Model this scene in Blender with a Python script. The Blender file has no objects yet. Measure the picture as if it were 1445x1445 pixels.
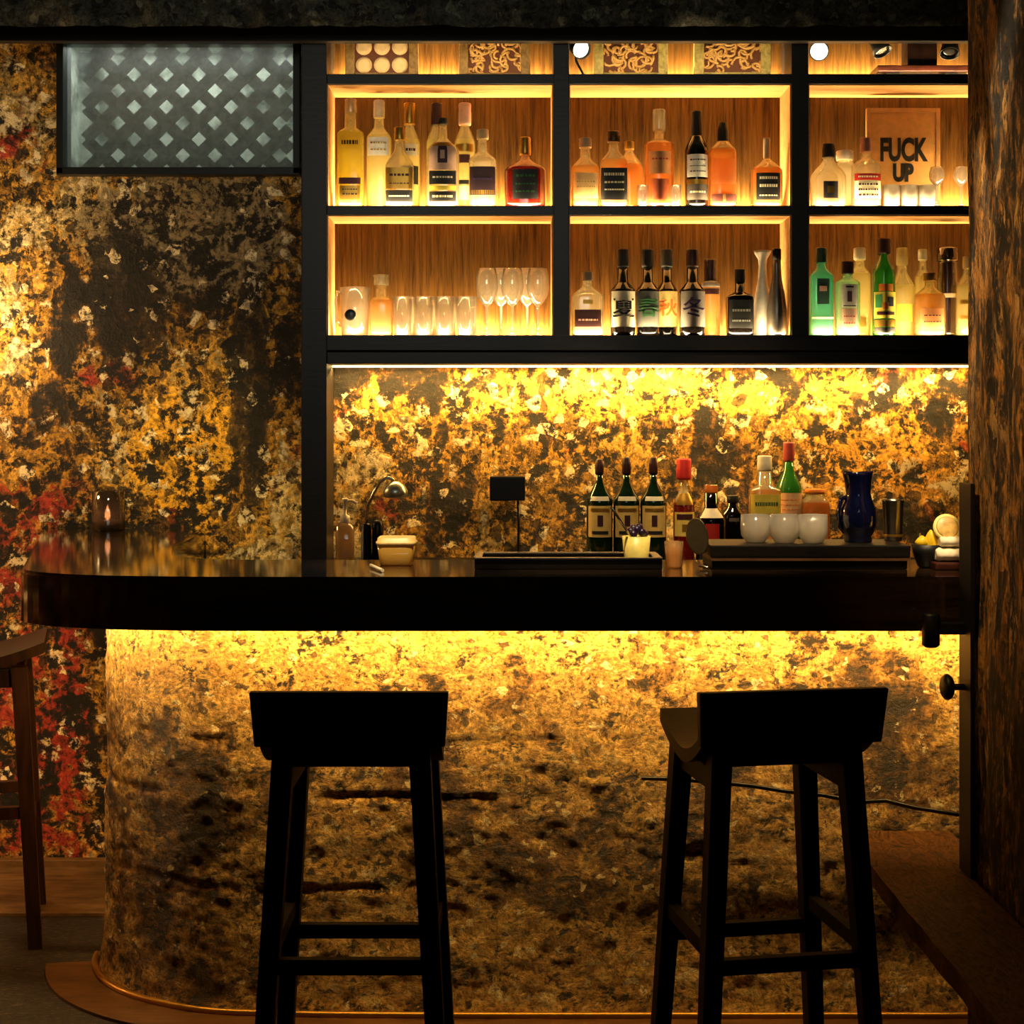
import bpy, bmesh, math, random
from mathutils import Vector, Matrix, noise
random.seed(7)
PI = math.pi
SC = bpy.context.scene
COL = SC.collection
F, CX, HY, EYE = 2200.0, 722.5, 600.0, 1.42      # focal length in px, principal column, horizon row, eye height

def PX(px, Y): return (px - CX) / F * Y
def PZ(py, Y): return EYE - (py - HY) / F * Y
def PL(n, Y): return n / F * Y

# ------------------------------------------------------------------ materials
def lin(c):
    return tuple(((v / 12.92) if v <= 0.04045 else ((v + 0.055) / 1.055) ** 2.4) for v in c)
def hx(s):
    s = s.lstrip('#'); return lin(tuple(int(s[i:i + 2], 16) / 255 for i in (0, 2, 4)))
MATS = {}
class NT:
    def __init__(s, name):
        s.m = bpy.data.materials.new(name); s.m.use_nodes = True
        s.t = s.m.node_tree; s.t.nodes.clear()
        s.out = s.n('ShaderNodeOutputMaterial')
    def n(s, typ, **kw):
        nd = s.t.nodes.new(typ)
        for k, v in kw.items():
            if k.startswith('i_'): nd.inputs[k[2:].replace('_', ' ')].default_value = v
            else: setattr(nd, k, v)
        return nd
    def l(s, a, b): s.t.links.new(a, b)
    def ramp(s, fac, stops, interp='LINEAR'):
        r = s.n('ShaderNodeValToRGB'); r.color_ramp.interpolation = interp
        e = r.color_ramp.elements
        while len(e) < len(stops): e.new(0.5)
        for el, (p, c) in zip(e, stops):
            el.position = p; el.color = (*c, 1) if len(c) == 3 else c
        s.l(fac, r.inputs[0]); return r.outputs[0]
    def mix(s, fac, a, b, mode='MIX'):
        m = s.n('ShaderNodeMix', data_type='RGBA', blend_type=mode)
        for sock, v in ((m.inputs[0], fac), (m.inputs[6], a), (m.inputs[7], b)):
            if hasattr(v, 'links'): s.l(v, sock)
            else: sock.default_value = v if isinstance(v, (int, float)) else (*v, 1)
        return m.outputs[2]
    def coord(s, scale=(1, 1, 1), loc=(0, 0, 0), rot=(0, 0, 0)):
        c = s.n('ShaderNodeTexCoord'); mp = s.n('ShaderNodeMapping')
        mp.inputs['Scale'].default_value = scale; mp.inputs['Location'].default_value = loc; mp.inputs['Rotation'].default_value = rot
        s.l(c.outputs['Object'], mp.inputs[0]); return mp.outputs[0]
    def noise(s, vec, scale, detail=6, rough=.6, dist=0, lac=2):
        n = s.n('ShaderNodeTexNoise'); n.inputs['Scale'].default_value = scale
        n.inputs['Detail'].default_value = detail; n.inputs['Roughness'].default_value = rough
        n.inputs['Distortion'].default_value = dist; n.inputs['Lacunarity'].default_value = lac
        s.l(vec, n.inputs['Vector']); return n.outputs['Fac']
    def math(s, op, a, b=0.0, c=None, clamp=False):
        m = s.n('ShaderNodeMath', operation=op); m.use_clamp = clamp
        for i, v in enumerate((a, b, c)):
            if v is None: continue
            if hasattr(v, 'links'): s.l(v, m.inputs[i])
            else: m.inputs[i].default_value = v
        return m.outputs[0]
    def princ(s, base, rough=.5, metal=0, bump=None, bstr=.3, bdist=.01, **kw):
        p = s.n('ShaderNodeBsdfPrincipled')
        for sock, v in ((p.inputs['Base Color'], base), (p.inputs['Roughness'], rough), (p.inputs['Metallic'], metal)):
            if hasattr(v, 'links'): s.l(v, sock)
            else: sock.default_value = v if isinstance(v, (int, float)) else (*v, 1)
        for k, v in kw.items(): p.inputs[k.replace('_', ' ')].default_value = v
        if bump is not None:
            b = s.n('ShaderNodeBump'); b.inputs['Strength'].default_value = bstr; b.inputs['Distance'].default_value = bdist
            s.l(bump, b.inputs['Height']); s.l(b.outputs[0], p.inputs['Normal'])
        s.l(p.outputs[0], s.out.inputs[0]); return p

def M(name, c, rough=.5, metal=0, var=.12, **kw):
    """plain material with a faint procedural variation"""
    if name in MATS: return MATS[name]
    t = NT(name); v = t.coord()
    f = t.noise(v, 40, 3)
    c = hx(c) if isinstance(c, str) else c
    d = tuple(x * (1 - var) for x in c); b = tuple(min(1, x * (1 + var)) for x in c)
    t.princ(t.ramp(f, [(.3, d), (.7, b)]), rough, metal, **kw)
    MATS[name] = t.m; return t.m

def wood(name, dark, light, scale=(3, 40, 40), rough=.5, bstr=.15, coat=0.0, rot=(0, 0, 0), ns=2.5, dist=.6, spec=.5):
    t = NT(name); v = t.coord(scale, rot=rot)
    a = t.noise(v, ns, 8, .65, dist); b = t.noise(t.coord(), 3, 4)
    c = t.ramp(a, [(.3, hx(dark)), (.62, hx(light))])
    c = t.mix(t.math('MULTIPLY', b, .5), c, hx(dark))
    t.princ(c, rough, 0, a, bstr, .004, Coat_Weight=coat, Coat_Roughness=.08, Specular_IOR_Level=spec)
    MATS[name] = t.m; return t.m

def plaster(name, stops, chips, scale=1.0, stretch=(1, 1, 1), red=None, black=.5, bstr=.8, bdist=.012, loc=(0, 0, 0), rough=.75, fine=1.0, redbox=None, zones=(), bigw=.5, hm=.6,
            blackc='0b0805', grain=(.35, 1.7), reg=.3, drips=.25, flakes=.10, warp=.05):
    """layered, flaking paint: broad regions, patches, runs, black flakes and pale chips"""
    t = NT(name); v = t.coord(stretch, loc)
    wn = t.n('ShaderNodeTexNoise'); wn.inputs['Scale'].default_value = 9 * scale; wn.inputs['Detail'].default_value = 5
    t.l(v, wn.inputs['Vector'])
    w = t.n('ShaderNodeVectorMath', operation='MULTIPLY_ADD'); w.inputs[1].default_value = (warp,) * 3
    t.l(wn.outputs['Color'], w.inputs[0]); t.l(v, w.inputs[2]); v2 = w.outputs[0]
    rg = t.noise(v, 1.5 * scale, 5, .55, .3)
    big = t.noise(v2, 3.0 * scale, 9, .62, .0)
    mid = t.noise(v2, 9 * scale, 9, .70, .0)
    fin = t.noise(v2, 30 * scale * fine, 7, .75)
    ch = t.noise(v2, 15 * scale * fine, 10, .72, .0)
    dr = t.noise(t.coord((stretch[0], stretch[1], stretch[2] * .14), loc), 16 * scale, 5, .6)
    comb = t.math('ADD', t.math('MULTIPLY', big, bigw), t.math('MULTIPLY', mid, 1 - bigw))
    sh = t.math('ADD', t.math('MULTIPLY', t.math('SUBTRACT', rg, .5), reg), t.math('MULTIPLY', t.math('SUBTRACT', dr, .5), drips * .5))
    comb = t.math('ADD', comb, sh)
    c = t.ramp(comb, [(p, hx(x)) for p, x in stops])
    if red:
        rn = t.noise(t.coord(stretch, (3.1 + loc[0], 1.7, 8.2)), 2.6 * scale, 8, .65, .5)
        rf = t.ramp(rn, [(red[1], (0, 0, 0)), (red[1] + .06, (1, 1, 1))])
        if redbox:
            sep = t.n('ShaderNodeSeparateXYZ'); t.l(t.coord(), sep.inputs[0])
            bx = t.math('MULTIPLY', t.math('LESS_THAN', t.math('ADD', sep.outputs[0], t.math('MULTIPLY', mid, .3)), redbox[0] + .15),
                        t.math('LESS_THAN', t.math('ADD', sep.outputs[2], t.math('MULTIPLY', mid, .5)), redbox[1] + .25))
            rf2 = t.ramp(mid, [(.47, (0, 0, 0)), (.54, (1, 1, 1))])
            rf = t.math('MAXIMUM', rf, t.math('MULTIPLY', bx, rf2))
        c = t.mix(rf, c, hx(red[0]))
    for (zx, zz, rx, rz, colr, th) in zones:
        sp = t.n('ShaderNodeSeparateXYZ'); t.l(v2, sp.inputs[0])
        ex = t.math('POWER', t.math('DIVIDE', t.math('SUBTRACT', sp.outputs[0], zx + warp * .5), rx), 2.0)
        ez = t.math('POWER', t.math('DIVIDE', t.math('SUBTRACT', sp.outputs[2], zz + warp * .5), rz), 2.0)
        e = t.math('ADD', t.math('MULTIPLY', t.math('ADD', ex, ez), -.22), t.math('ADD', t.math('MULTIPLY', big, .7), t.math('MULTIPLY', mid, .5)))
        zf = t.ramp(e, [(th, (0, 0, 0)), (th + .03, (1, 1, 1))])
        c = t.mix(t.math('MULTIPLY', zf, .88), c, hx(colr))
    # small angular flakes of other coats
    vo = t.n('ShaderNodeTexVoronoi'); vo.inputs['Scale'].default_value = 34 * scale * fine; t.l(v2, vo.inputs['Vector'])
    sc_ = t.n('ShaderNodeSeparateColor'); t.l(vo.outputs['Color'], sc_.inputs[0])
    c = t.mix(t.math('MULTIPLY', t.math('GREATER_THAN', sc_.outputs[0], 1 - flakes), .8), c, hx(chips[0]))
    c = t.mix(t.math('MULTIPLY', t.math('GREATER_THAN', sc_.outputs[1], 1 - flakes * 1.3), .8), c, hx(blackc))
    bf = t.ramp(t.math('ADD', t.math('ADD', t.math('MULTIPLY', fin, .5), t.math('MULTIPLY', mid, .5)), t.math('MULTIPLY', sh, .45)), [(black - .03, (1, 1, 1)), (black + .015, (0, 0, 0))])
    c = t.mix(bf, c, hx(blackc))
    gr = t.noise(v2, 60 * scale * fine, 6, .8)
    gm = t.ramp(t.math('ADD', t.math('MULTIPLY', gr, .55), t.math('MULTIPLY', fin, .45)), [(.42, (grain[0],) * 3), (.50, (1, 1, 1)), (.58, (grain[1],) * 3)])
    c = t.mix(1.0, c, gm, 'MULTIPLY')
    cf = t.ramp(t.math('ADD', ch, t.math('MULTIPLY', sh, .4)), [(chips[1], (0, 0, 0)), (chips[1] + .025, (1, 1, 1))])
    c = t.mix(cf, c, hx(chips[0]))
    hgt = t.math('ADD', t.math('MULTIPLY', mid, hm), t.math('ADD', t.math('MULTIPLY', fin, .45), t.math('MULTIPLY', cf, .12)))
    t.princ(c, rough, 0, hgt, bstr, bdist, Specular_IOR_Level=.5)
    MATS[name] = t.m; return t.m

def glass_mat(name, c, trans=.5, gloss=.06, glow=.5, rough=.05, ior=1.22, refr=.6):
    """tinted glass and liquid: refracts and lets light through, scatters some of it, reflects at the rim"""
    if name in MATS: return MATS[name]
    t = NT(name); c = hx(c) if isinstance(c, str) else c
    lw = t.n('ShaderNodeLayerWeight'); lw.inputs['Blend'].default_value = .3
    f = t.math('ADD', t.math('MULTIPLY', lw.outputs['Facing'], .9), t.math('MULTIPLY', t.noise(t.coord(), 30, 2), .15))
    cc = t.ramp(f, [(.25, c), (.95, tuple(x ** 1.6 * .6 for x in c))])
    tr = t.n('ShaderNodeBsdfTransparent'); t.l(cc, tr.inputs[0])
    rf = t.n('ShaderNodeBsdfRefraction'); t.l(cc, rf.inputs[0]); rf.inputs['IOR'].default_value = ior; rf.inputs['Roughness'].default_value = .03
    mt = t.n('ShaderNodeMixShader'); mt.inputs[0].default_value = refr
    t.l(tr.outputs[0], mt.inputs[1]); t.l(rf.outputs[0], mt.inputs[2])
    tl = t.n('ShaderNodeBsdfTranslucent'); t.l(cc, tl.inputs[0])
    df = t.n('ShaderNodeBsdfDiffuse'); t.l(cc, df.inputs[0])
    m0 = t.n('ShaderNodeMixShader'); m0.inputs[0].default_value = glow
    t.l(df.outputs[0], m0.inputs[1]); t.l(tl.outputs[0], m0.inputs[2])
    m1 = t.n('ShaderNodeMixShader'); m1.inputs[0].default_value = trans
    t.l(m0.outputs[0], m1.inputs[1]); t.l(mt.outputs[0], m1.inputs[2])
    gl = t.n('ShaderNodeBsdfGlossy'); gl.inputs['Roughness'].default_value = rough
    fac = t.math('ADD', t.math('MULTIPLY', lw.outputs['Facing'], .45), gloss, clamp=True)
    m2 = t.n('ShaderNodeMixShader'); t.l(fac, m2.inputs[0]); t.l(m1.outputs[0], m2.inputs[1]); t.l(gl.outputs[0], m2.inputs[2])
    t.l(m2.outputs[0], t.out.inputs[0]); MATS[name] = t.m; return t.m

def emit(name, c, s):
    if name in MATS: return MATS[name]
    t = NT(name); e = t.n('ShaderNodeEmission'); e.inputs[0].default_value = (*hx(c), 1); e.inputs[1].default_value = s
    t.l(e.outputs[0], t.out.inputs[0]); MATS[name] = t.m; return t.m

# wall paints
WALLP = plaster('flaking wall paint with painted shade', [(.36, '0a0805'), (.42, '241a0c'), (.46, '6a4716'), (.49, 'c08f2c'), (.52, '5a4018'), (.55, 'd8a53c'), (.58, '8c7a4c'), (.62, 'e8cf90'), (.66, 'b8923c'), (.72, '6a5a30')],
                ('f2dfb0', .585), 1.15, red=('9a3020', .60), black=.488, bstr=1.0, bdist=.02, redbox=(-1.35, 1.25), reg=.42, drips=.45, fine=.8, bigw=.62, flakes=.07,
                zones=((-1.0, 2.02, .42, .24, '8c7c58', .44), (-1.02, 1.30, .20, .26, 'e0a828', .44), (-.84, 1.50, .08, .50, '14100a', .46), (-1.22, 1.85, .16, .30, '1a140c', .46), (.55, 1.52, 1.3, .10, 'd8a23c', .47), (1.15, 1.30, .30, .26, 'd49a30', .47)))  # zones: paint patches, and unlit shade coloured in beside the cabinet post
BARP = plaster('rough trowelled bar plaster', [(.32, '2a1c0a'), (.41, '5a3c16'), (.46, '9a7030'), (.50, 'dcb462'), (.54, 'a87c38'), (.58, 'd4aa58'), (.66, 'e8cf90')],
               ('f4e2b4', .61), 1.0, black=.455, bstr=1.0, bdist=.03, loc=(5, 2, 1), rough=.42, fine=1.7, blackc='1c1208', grain=(.4, 1.5), reg=.26, drips=.3, hm=.22, flakes=.03, stretch=(1, 1, 1.25))
POSTP = plaster('scarred brown wall plaster', [(.34, '0f0a05'), (.42, '3a2812'), (.47, '7a5420'), (.51, '4a3315'), (.56, 'b07a30'), (.62, '5a4420'), (.68, 'a08050')],
                ('b08a50', .60), 1.6, stretch=(1, .8, .3), black=.492, bstr=1.0, bdist=.03, loc=(2, 7, 3), rough=.8, reg=.4, drips=.5)
HEADP = plaster('rough grey stone render', [(.34, '16170f'), (.45, '34352a'), (.55, '4a4b3c'), (.68, '2a2b20')], ('6b6b58', .62), 1.4, black=.44, bstr=1.0, bdist=.03, loc=(1, 4, 9))
BLACKW = wood('black stained timber', '080604', '17100a', (3, 3, 30), .5, spec=.2)
CABD = wood('dark stained cabinet wood', '0c0805', '1d130b', (3, 20, 30), .45)
CABI = wood('brown shelf back panel wood', '28180a', '5e3f18', (40, 3, 2.2), .8, spec=.04)
CABL = wood('pale shelf lining wood', 'b07b40', 'd9a868', (3, 20, 20), .5)
COUNT = wood('dark polished counter wood', '0d0906', '3a291a', (2, 12, 30), .07, .02, .5, ns=2)
STOOLW = wood('near black stool timber', '070403', '1a0f08', (20, 20, 3), .6, spec=.12)
STOOL_LIT = wood('lit red brown stool timber', '1c0f07', '4a2a14', (20, 20, 3), .38)  # stool timber lightened to carry the orange lamplight on the third stool
BENCH = wood('worn brown bench timber', '0c0704', '7a5028', (22, 7, 10), .6, .8, ns=2, dist=3.0, spec=.15)
FLOORB = wood('brown floor boards', '3a230f', '7a5228', (3, 14, 3), .4)
STRIPW = wood('pale worn floor strip', '3d2a14', '8a6638', (3, 14, 3), .45)
def floor_mat():
    t = NT('coarse woven floor'); v = t.coord((1, 1, 1), rot=(0, 0, .6))
    a = t.noise(t.coord((1, 4, 1), rot=(0, 0, .6)), 40, 5, .7, 1.5); b = t.noise(v, 3, 5)
    c = t.ramp(a, [(.42, hx('0d0a06')), (.56, hx('3a2c18')), (.66, hx('8d7448'))])
    c = t.mix(t.math('MULTIPLY', b, .6), c, hx('120c06'))
    t.princ(c, .6, 0, a, .8, .01); return t.m
FLOORM = floor_mat()
METAL = M('brushed steel', 'b8b0a0', .25, 1)
DSTEEL = M('dark steel', '2a2a2a', .35, 1)
BLK = M('black plastic', '0a0a0b', .3)
BLKM = M('black iron', '08080a', .5, .1)
BRASS = M('worn brass', 'c8963e', .35, .9)
CREAM = M('cream paper', 'e9dcb8', .7)
WHITE = M('white paper', 'f2ede0', .7)
YEL = M('yellow paper', 'e8cf4a', .7)
GOLD = M('gold foil', 'b98d3a', .35, .8)
BLKP = M('black paper', '0d0b0b', .6)
MARO = M('maroon paper', '3a0f12', .6)
REDP = M('red paper', 'c0281e', .5)
PINK = M('pale pink paper', 'e6b89c', .7)
INK = M('dark ink', '17130c', .7)
PURP = M('purple ink', '3a2050', .7)
GREENI = M('green ink', '1f5a2a', .7)
ORAN = M('orange paper', 'e07a20', .6)
CORK = M('pale cork', 'd8b98a', .8)
LEDM = emit('warm led tape', 'ffd080', 8.0)
LENSM = emit('lit lamp lens', 'fff0d0', 6.0)
FLAME = emit('candle flame', 'ffe2b0', 60.0)
G_CLEAR = glass_mat('clear pale spirit glass', 'fbf3d6', .72, .08)
G_YEL = glass_mat('yellow spirit glass', 'f6e870', .66, .06)
G_PALE = glass_mat('pale straw spirit glass', 'fbf0b4', .66, .06)
G_AMB = glass_mat('amber spirit glass', 'f0b468', .66, .06)
G_LAMB = glass_mat('light amber spirit glass', 'fad490', .66, .06)
G_RED = glass_mat('dark red spirit glass', '9a2c1c', .6, .08)
G_DARK = glass_mat('very dark bottle glass', '100c0b', .15, .07)
G_GREEN = glass_mat('green bottle glass', '58a848', .55, .06)
G_DGREEN = glass_mat('dark green bottle glass', '16381e', .3, .07)
G_TEAL = glass_mat('teal bottle glass', '90e4cc', .66, .06)
G_MINT = glass_mat('pale green bottle glass', 'd0f2d0', .7, .06)
G_GLASS = glass_mat('clear drinking glass', 'fffaf0', .80, .12, .8, .03, 1.25, .25)
G_BLUE = glass_mat('dark blue glazed pottery', '070b28', .0, .08, 0)
G_PANE = glass_mat('dusty window glass', 'f0f2ee', .80, .03, .8, .05, 1.0, 0)

# ------------------------------------------------------------------ mesh helpers
def add_box(bm, x0, x1, y0, y1, z0, z1, bev=0.0, mi=0, mat=None):
    r = bmesh.ops.create_cube(bm, size=1)
    vs = r['verts']
    for v in vs:
        v.co = Vector(((x0 + x1) / 2 + v.co.x * (x1 - x0), (y0 + y1) / 2 + v.co.y * (y1 - y0), (z0 + z1) / 2 + v.co.z * (z1 - z0)))
    fs = list({f for v in vs for f in v.link_faces})
    for f in fs: f.material_index = mi
    if bev > 0:
        es = list({e for v in vs for e in v.link_edges})
        r = bmesh.ops.bevel(bm, geom=es, offset=bev, segments=2, affect='EDGES', profile=.6)
        vs = list({v for f in r['faces'] for v in f.verts} | {v for v in vs if v.is_valid})
        for f in r['faces']: f.material_index = mi
    if mat is not None:
        for v in vs: v.co = mat @ v.co
    return vs

def ring(rx, ry, n=2.0, seg=24, a0=0.0):
    pts = []
    for i in range(seg):
        a = a0 + 2 * PI * i / seg
        c, s = math.cos(a), math.sin(a)
        pts.append((rx * math.copysign(abs(c) ** (2 / n), c), ry * math.copysign(abs(s) ** (2 / n), s)))
    return pts

def add_loft(bm, rings, c=(0, 0), caps=(True, True), mi=0, smooth=True, seg=24):
    """rings: list of (z, rx, ry, n)"""
    rows = []
    for z, rx, ry, n in rings:
        rows.append([bm.verts.new((c[0] + x, c[1] + y, z)) for x, y in ring(rx, ry, n, seg)])
    for a, b in zip(rows, rows[1:]):
        for i in range(seg):
            j = (i + 1) % seg
            f = bm.faces.new((a[i], a[j], b[j], b[i])); f.smooth = smooth; f.material_index = mi
    if caps[0]: f = bm.faces.new(list(reversed(rows[0]))); f.material_index = mi
    if caps[1]: f = bm.faces.new(rows[-1]); f.material_index = mi
    return rows

def add_lathe(bm, prof, c=(0, 0), seg=24, mi=0, caps=(True, True)):
    return add_loft(bm, [(z, max(r, 1e-5), max(r, 1e-5), 2) for z, r in prof], c, caps, mi, True, seg)

def add_tube(bm, pts, r, seg=10, mi=0, square=False):
    pts = [Vector(p) for p in pts]
    rows = []
    rs = r if isinstance(r, (list, tuple)) else [r] * len(pts)
    prev = None
    for i, p in enumerate(pts):
        d = (pts[min(i + 1, len(pts) - 1)] - pts[max(i - 1, 0)]).normalized()
        u = d.cross(Vector((0, 0, 1)) if abs(d.z) < .95 else Vector((0, 1, 0))).normalized()
        if prev and u.dot(prev) < 0: u = -u
        prev = u; w = d.cross(u)
        n = 4 if square else seg
        off = PI / 4 if square else 0
        rows.append([bm.verts.new(p + (u * math.cos(off + 2 * PI * k / n) + w * math.sin(off + 2 * PI * k / n)) * rs[i] * (1.414 if square else 1)) for k in range(n)])
    for a, b in zip(rows, rows[1:]):
        n = len(a)
        for k in range(n):
            f = bm.faces.new((a[k], a[(k + 1) % n], b[(k + 1) % n], b[k])); f.smooth = not square; f.material_index = mi
    for row in (rows[0], rows[-1]):
        f = bm.faces.new(row); f.material_index = mi
    return rows

def add_bar(bm, p0, p1, w0, w1, d0=None, d1=None, mi=0):
    """tapered square bar between two points, sides kept along x and y"""
    d0 = d0 or w0; d1 = d1 or w1
    lo, hi = [], []
    for p, w, d, out in ((p0, w0, d0, lo), (p1, w1, d1, hi)):
        for sx, sy in ((-1, -1), (1, -1), (1, 1), (-1, 1)):
            out.append(bm.verts.new((p[0] + sx * w / 2, p[1] + sy * d / 2, p[2])))
    bm.faces.new(list(reversed(lo))); bm.faces.new(hi)
    for i in range(4):
        j = (i + 1) % 4; bm.faces.new((lo[i], lo[j], hi[j], hi[i]))

def obj(name, bm, mats, parent=None, **props):
    bmesh.ops.recalc_face_normals(bm, faces=bm.faces[:])
    me = bpy.data.meshes.new(name); bm.to_mesh(me); bm.free()
    for m in (mats if isinstance(mats, (list, tuple)) else [mats]): me.materials.append(m)
    o = bpy.data.objects.new(name, me); COL.objects.link(o)
    if parent: o.parent = parent
    for k, v in props.items(): o[k] = v
    return o
def B(): return bmesh.new()

def thing(name, label, cat, loc=(0, 0, 0), rz=0, group=None):
    o = bpy.data.objects.new(name, None); COL.objects.link(o)
    o.empty_display_size = .05
    o.location = loc; o.rotation_euler = (0, 0, rz)
    o['label'] = label; o['category'] = cat
    if group: o['group'] = group
    return o
def tag(o, label, cat, group=None):
    o['label'] = label; o['category'] = cat
    if group: o['group'] = group
    return o
def struct(name, bm, m, parent=None):
    o = obj(name, bm, m, parent)
    if parent is None: o['kind'] = 'structure'
    return o

def text_mesh(body, size, off=0.0, extrude=0.0):
    cu = bpy.data.curves.new('lettering', 'FONT'); cu.body = body; cu.size = size
    cu.align_x = 'CENTER'; cu.align_y = 'CENTER'; cu.extrude = extrude; cu.resolution_u = 4; cu.offset = off
    o = bpy.data.objects.new('lettering', cu); COL.objects.link(o)
    dg = bpy.context.evaluated_depsgraph_get(); dg.update()
    me = bpy.data.meshes.new_from_object(o.evaluated_get(dg))
    COL.objects.unlink(o); bpy.data.objects.remove(o)
    return me

# ------------------------------------------------------------------ SETTING
YW = 5.01
def fbm(x, y, z, s, o=5):
    return noise.fractal(Vector((x * s, y * s, z * s)), .9, 2.1, o)
def wall_back():
    bm = B(); X0, X1, Z1, st = -2.3, 1.7, 2.9, .022
    nx, nz = int((X1 - X0) / st), int(Z1 / st)
    g = {}
    wx0, wx1, wz0, wz1 = -1.445, -.690, 2.232, 2.662
    for i in range(nx + 1):
        for k in range(nz + 1):
            x = X0 + (X1 - X0) * i / nx; z = Z1 * k / nz
            g[i, k] = bm.verts.new((x, YW - .006 * fbm(x, 0, z, 6) - .004 * abs(fbm(x, 3, z, 15, 3)), z))
    for i in range(nx):
        for k in range(nz):
            x = X0 + (X1 - X0) * (i + .5) / nx; z = Z1 * (k + .5) / nz
            if wx0 < x < wx1 and wz0 < z < wz1: continue
            f = bm.faces.new((g[i, k], g[i + 1, k], g[i + 1, k + 1], g[i, k + 1])); f.smooth = True
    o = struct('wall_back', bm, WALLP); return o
wall_back()
bm = B(); add_box(bm, -2.4, 1.7, -.5, 5.3, -.1, 0); struct('floor', bm, FLOORM)
bm = B(); add_box(bm, -2.4, 1.7, -.5, 5.3, 2.9, 3.0); struct('ceiling', bm, HEADP)
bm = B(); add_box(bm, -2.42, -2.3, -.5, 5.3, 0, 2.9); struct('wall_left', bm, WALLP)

def wall_right():
    bm = B(); XW, Y0, Y1 = .99, -.5, 3.385
    ys = [Y0 + (Y1 - Y0) * (1 - (1 - t) ** 1.0) for t in [i / 190 for i in range(191)]]
    prof = [(XW, y) for y in ys] + [(XW + .006 + i * .03, Y1 + .004) for i in range(1, 12)]
    nz = 120; g = []
    for i, (x, y) in enumerate(prof):
        row = []
        for k in range(nz + 1):
            z = 2.9 * k / nz
            d = .010 * noise.fractal(Vector((x * 9, y * 9, z * 2.2)), .9, 2.1, 5) + .007 * noise.noise(Vector((y * 40, x * 40, z * 6)))
            if i <= 190: row.append(bm.verts.new((x - max(d, -.012) if i < 190 else x - d * .3, y + (d * .25 if i == 190 else 0), z)))
            else: row.append(bm.verts.new((x, y + d * .15, z)))
        g.append(row)
    for a, b in zip(g, g[1:]):
        for k in range(nz):
            f = bm.faces.new((a[k], b[k], b[k + 1], a[k + 1])); f.smooth = True
    struct('wall_right', bm, POSTP)
wall_right()

# header over the bar: dark timber beam with rough stone render above it
bm = B(); add_box(bm, -2.3, 1.7, 4.755, 4.79, PZ(58, 4.755), PZ(34, 4.755), .004); struct('trim_1', bm, BLACKW)
def header():
    bm = B(); nx, nz = 200, 22; g = []
    z0 = PZ(40, 4.62); z1 = 2.9
    for i in range(nx + 1):
        row = []
        for k in range(nz + 1):
            x = -2.3 + 4.0 * i / nx; z = z0 + (z1 - z0) * k / nz
            row.append(bm.verts.new((x, 4.60 - .03 * fbm(x, 1, z, 7) , z)))
        g.append(row)
    for a, b in zip(g, g[1:]):
        for k in range(nz):
            f = bm.faces.new((a[k], b[k], b[k + 1], a[k + 1])); f.smooth = True
    struct('wall_header', bm, HEADP)
header()

# window: dark frame, glass, diamond lattice and a pale shaft behind it
def window():
    x0, x1, z0, z1 = -1.440, -.690, 2.236, 2.655
    bm = B(); t = .022
    add_box(bm, x0 - .012, x0 + t - .012, 4.965, 5.06, z0 - .015, z1, .002)
    add_box(bm, x1 - .008, x1 + .014, 4.965, 5.06, z0 - .015, z1, .002)
    add_box(bm, x0 - .012, x1 + .014, 4.965, 5.06, z0 - .018, z0 + .006, .002)
    add_box(bm, x0 - .012, x1 + .014, 4.965, 5.06, z1 - .01, z1 + .015, .002)
    w = struct('window_1', bm, BLKM)
    bm = B(); add_box(bm, x0 + .01, x1 - .008, 5.010, 5.016, z0 + .006, z1 - .01); obj('pane', bm, G_PANE, w, label='greenish glass pane')
    # lattice: two sets of diagonal slats cut to the opening
    bm = B(); a0, a1, b0, b1 = x0 + .055, x1 - .03, z0 + .008, z1 - .012
    p = .105; wd = .040
    def slat(cx, sgn, y):
        # line x = cx + sgn*(z-b0); clip in z so that x stays in range
        pts = []
        lo, hi = b0, b1
        zs = sorted([b0 + sgn * (a0 - cx), b0 + sgn * (a1 - cx)])
        lo, hi = max(lo, zs[0]), min(hi, zs[1])
        if hi - lo < .01: return
        q0 = Vector((cx + sgn * (lo - b0), y, lo)); q1 = Vector((cx + sgn * (hi - b0), y, hi))
        n = Vector((1, 0, -sgn)).normalized() * wd / 2
        v = [bm.verts.new(q + s * n + Vector((0, d, 0))) for d in (0, .006) for q, s in ((q0, -1), (q0, 1), (q1, 1), (q1, -1))]
        for f in ((0, 1, 2, 3), (7, 6, 5, 4), (0, 4, 5, 1), (1, 5, 6, 2), (2, 6, 7, 3), (3, 7, 4, 0)):
            bm.faces.new([v[k] for k in f])
    for k in range(-8, 14):
        slat(a0 + k * p, 1, 5.062); slat(a0 + k * p, -1, 5.070)
    obj('lattice', bm, M('grey weathered lattice', 'a8a89c', .7, 0, .5), w, label='diagonal lattice of grey slats')
    bm = B()
    add_box(bm, x0 - .05, x1 + .05, 5.30, 5.32, z0 - .05, z1 + .05)
    add_box(bm, x0 - .05, x0 - .03, 5.03, 5.30, z0 - .05, z1 + .05)
    add_box(bm, x1 + .03, x1 + .05, 5.03, 5.30, z0 - .05, z1 + .05)
    add_box(bm, x0 - .05, x1 + .05, 5.03, 5.30, z0 - .05, z0 - .03)
    add_box(bm, x0 - .05, x1 + .05, 5.03, 5.30, z1 + .03, z1 + .05)
    t_ = NT('mottled pale shaft wall'); n_ = t_.noise(t_.coord(), 9, 6, .6)
    t_.princ(t_.ramp(n_, [(.38, hx('3c4438')), (.6, hx('c2c8bd'))]), .9)
    obj('light_shaft', bm, t_.m, w)
window()

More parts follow.
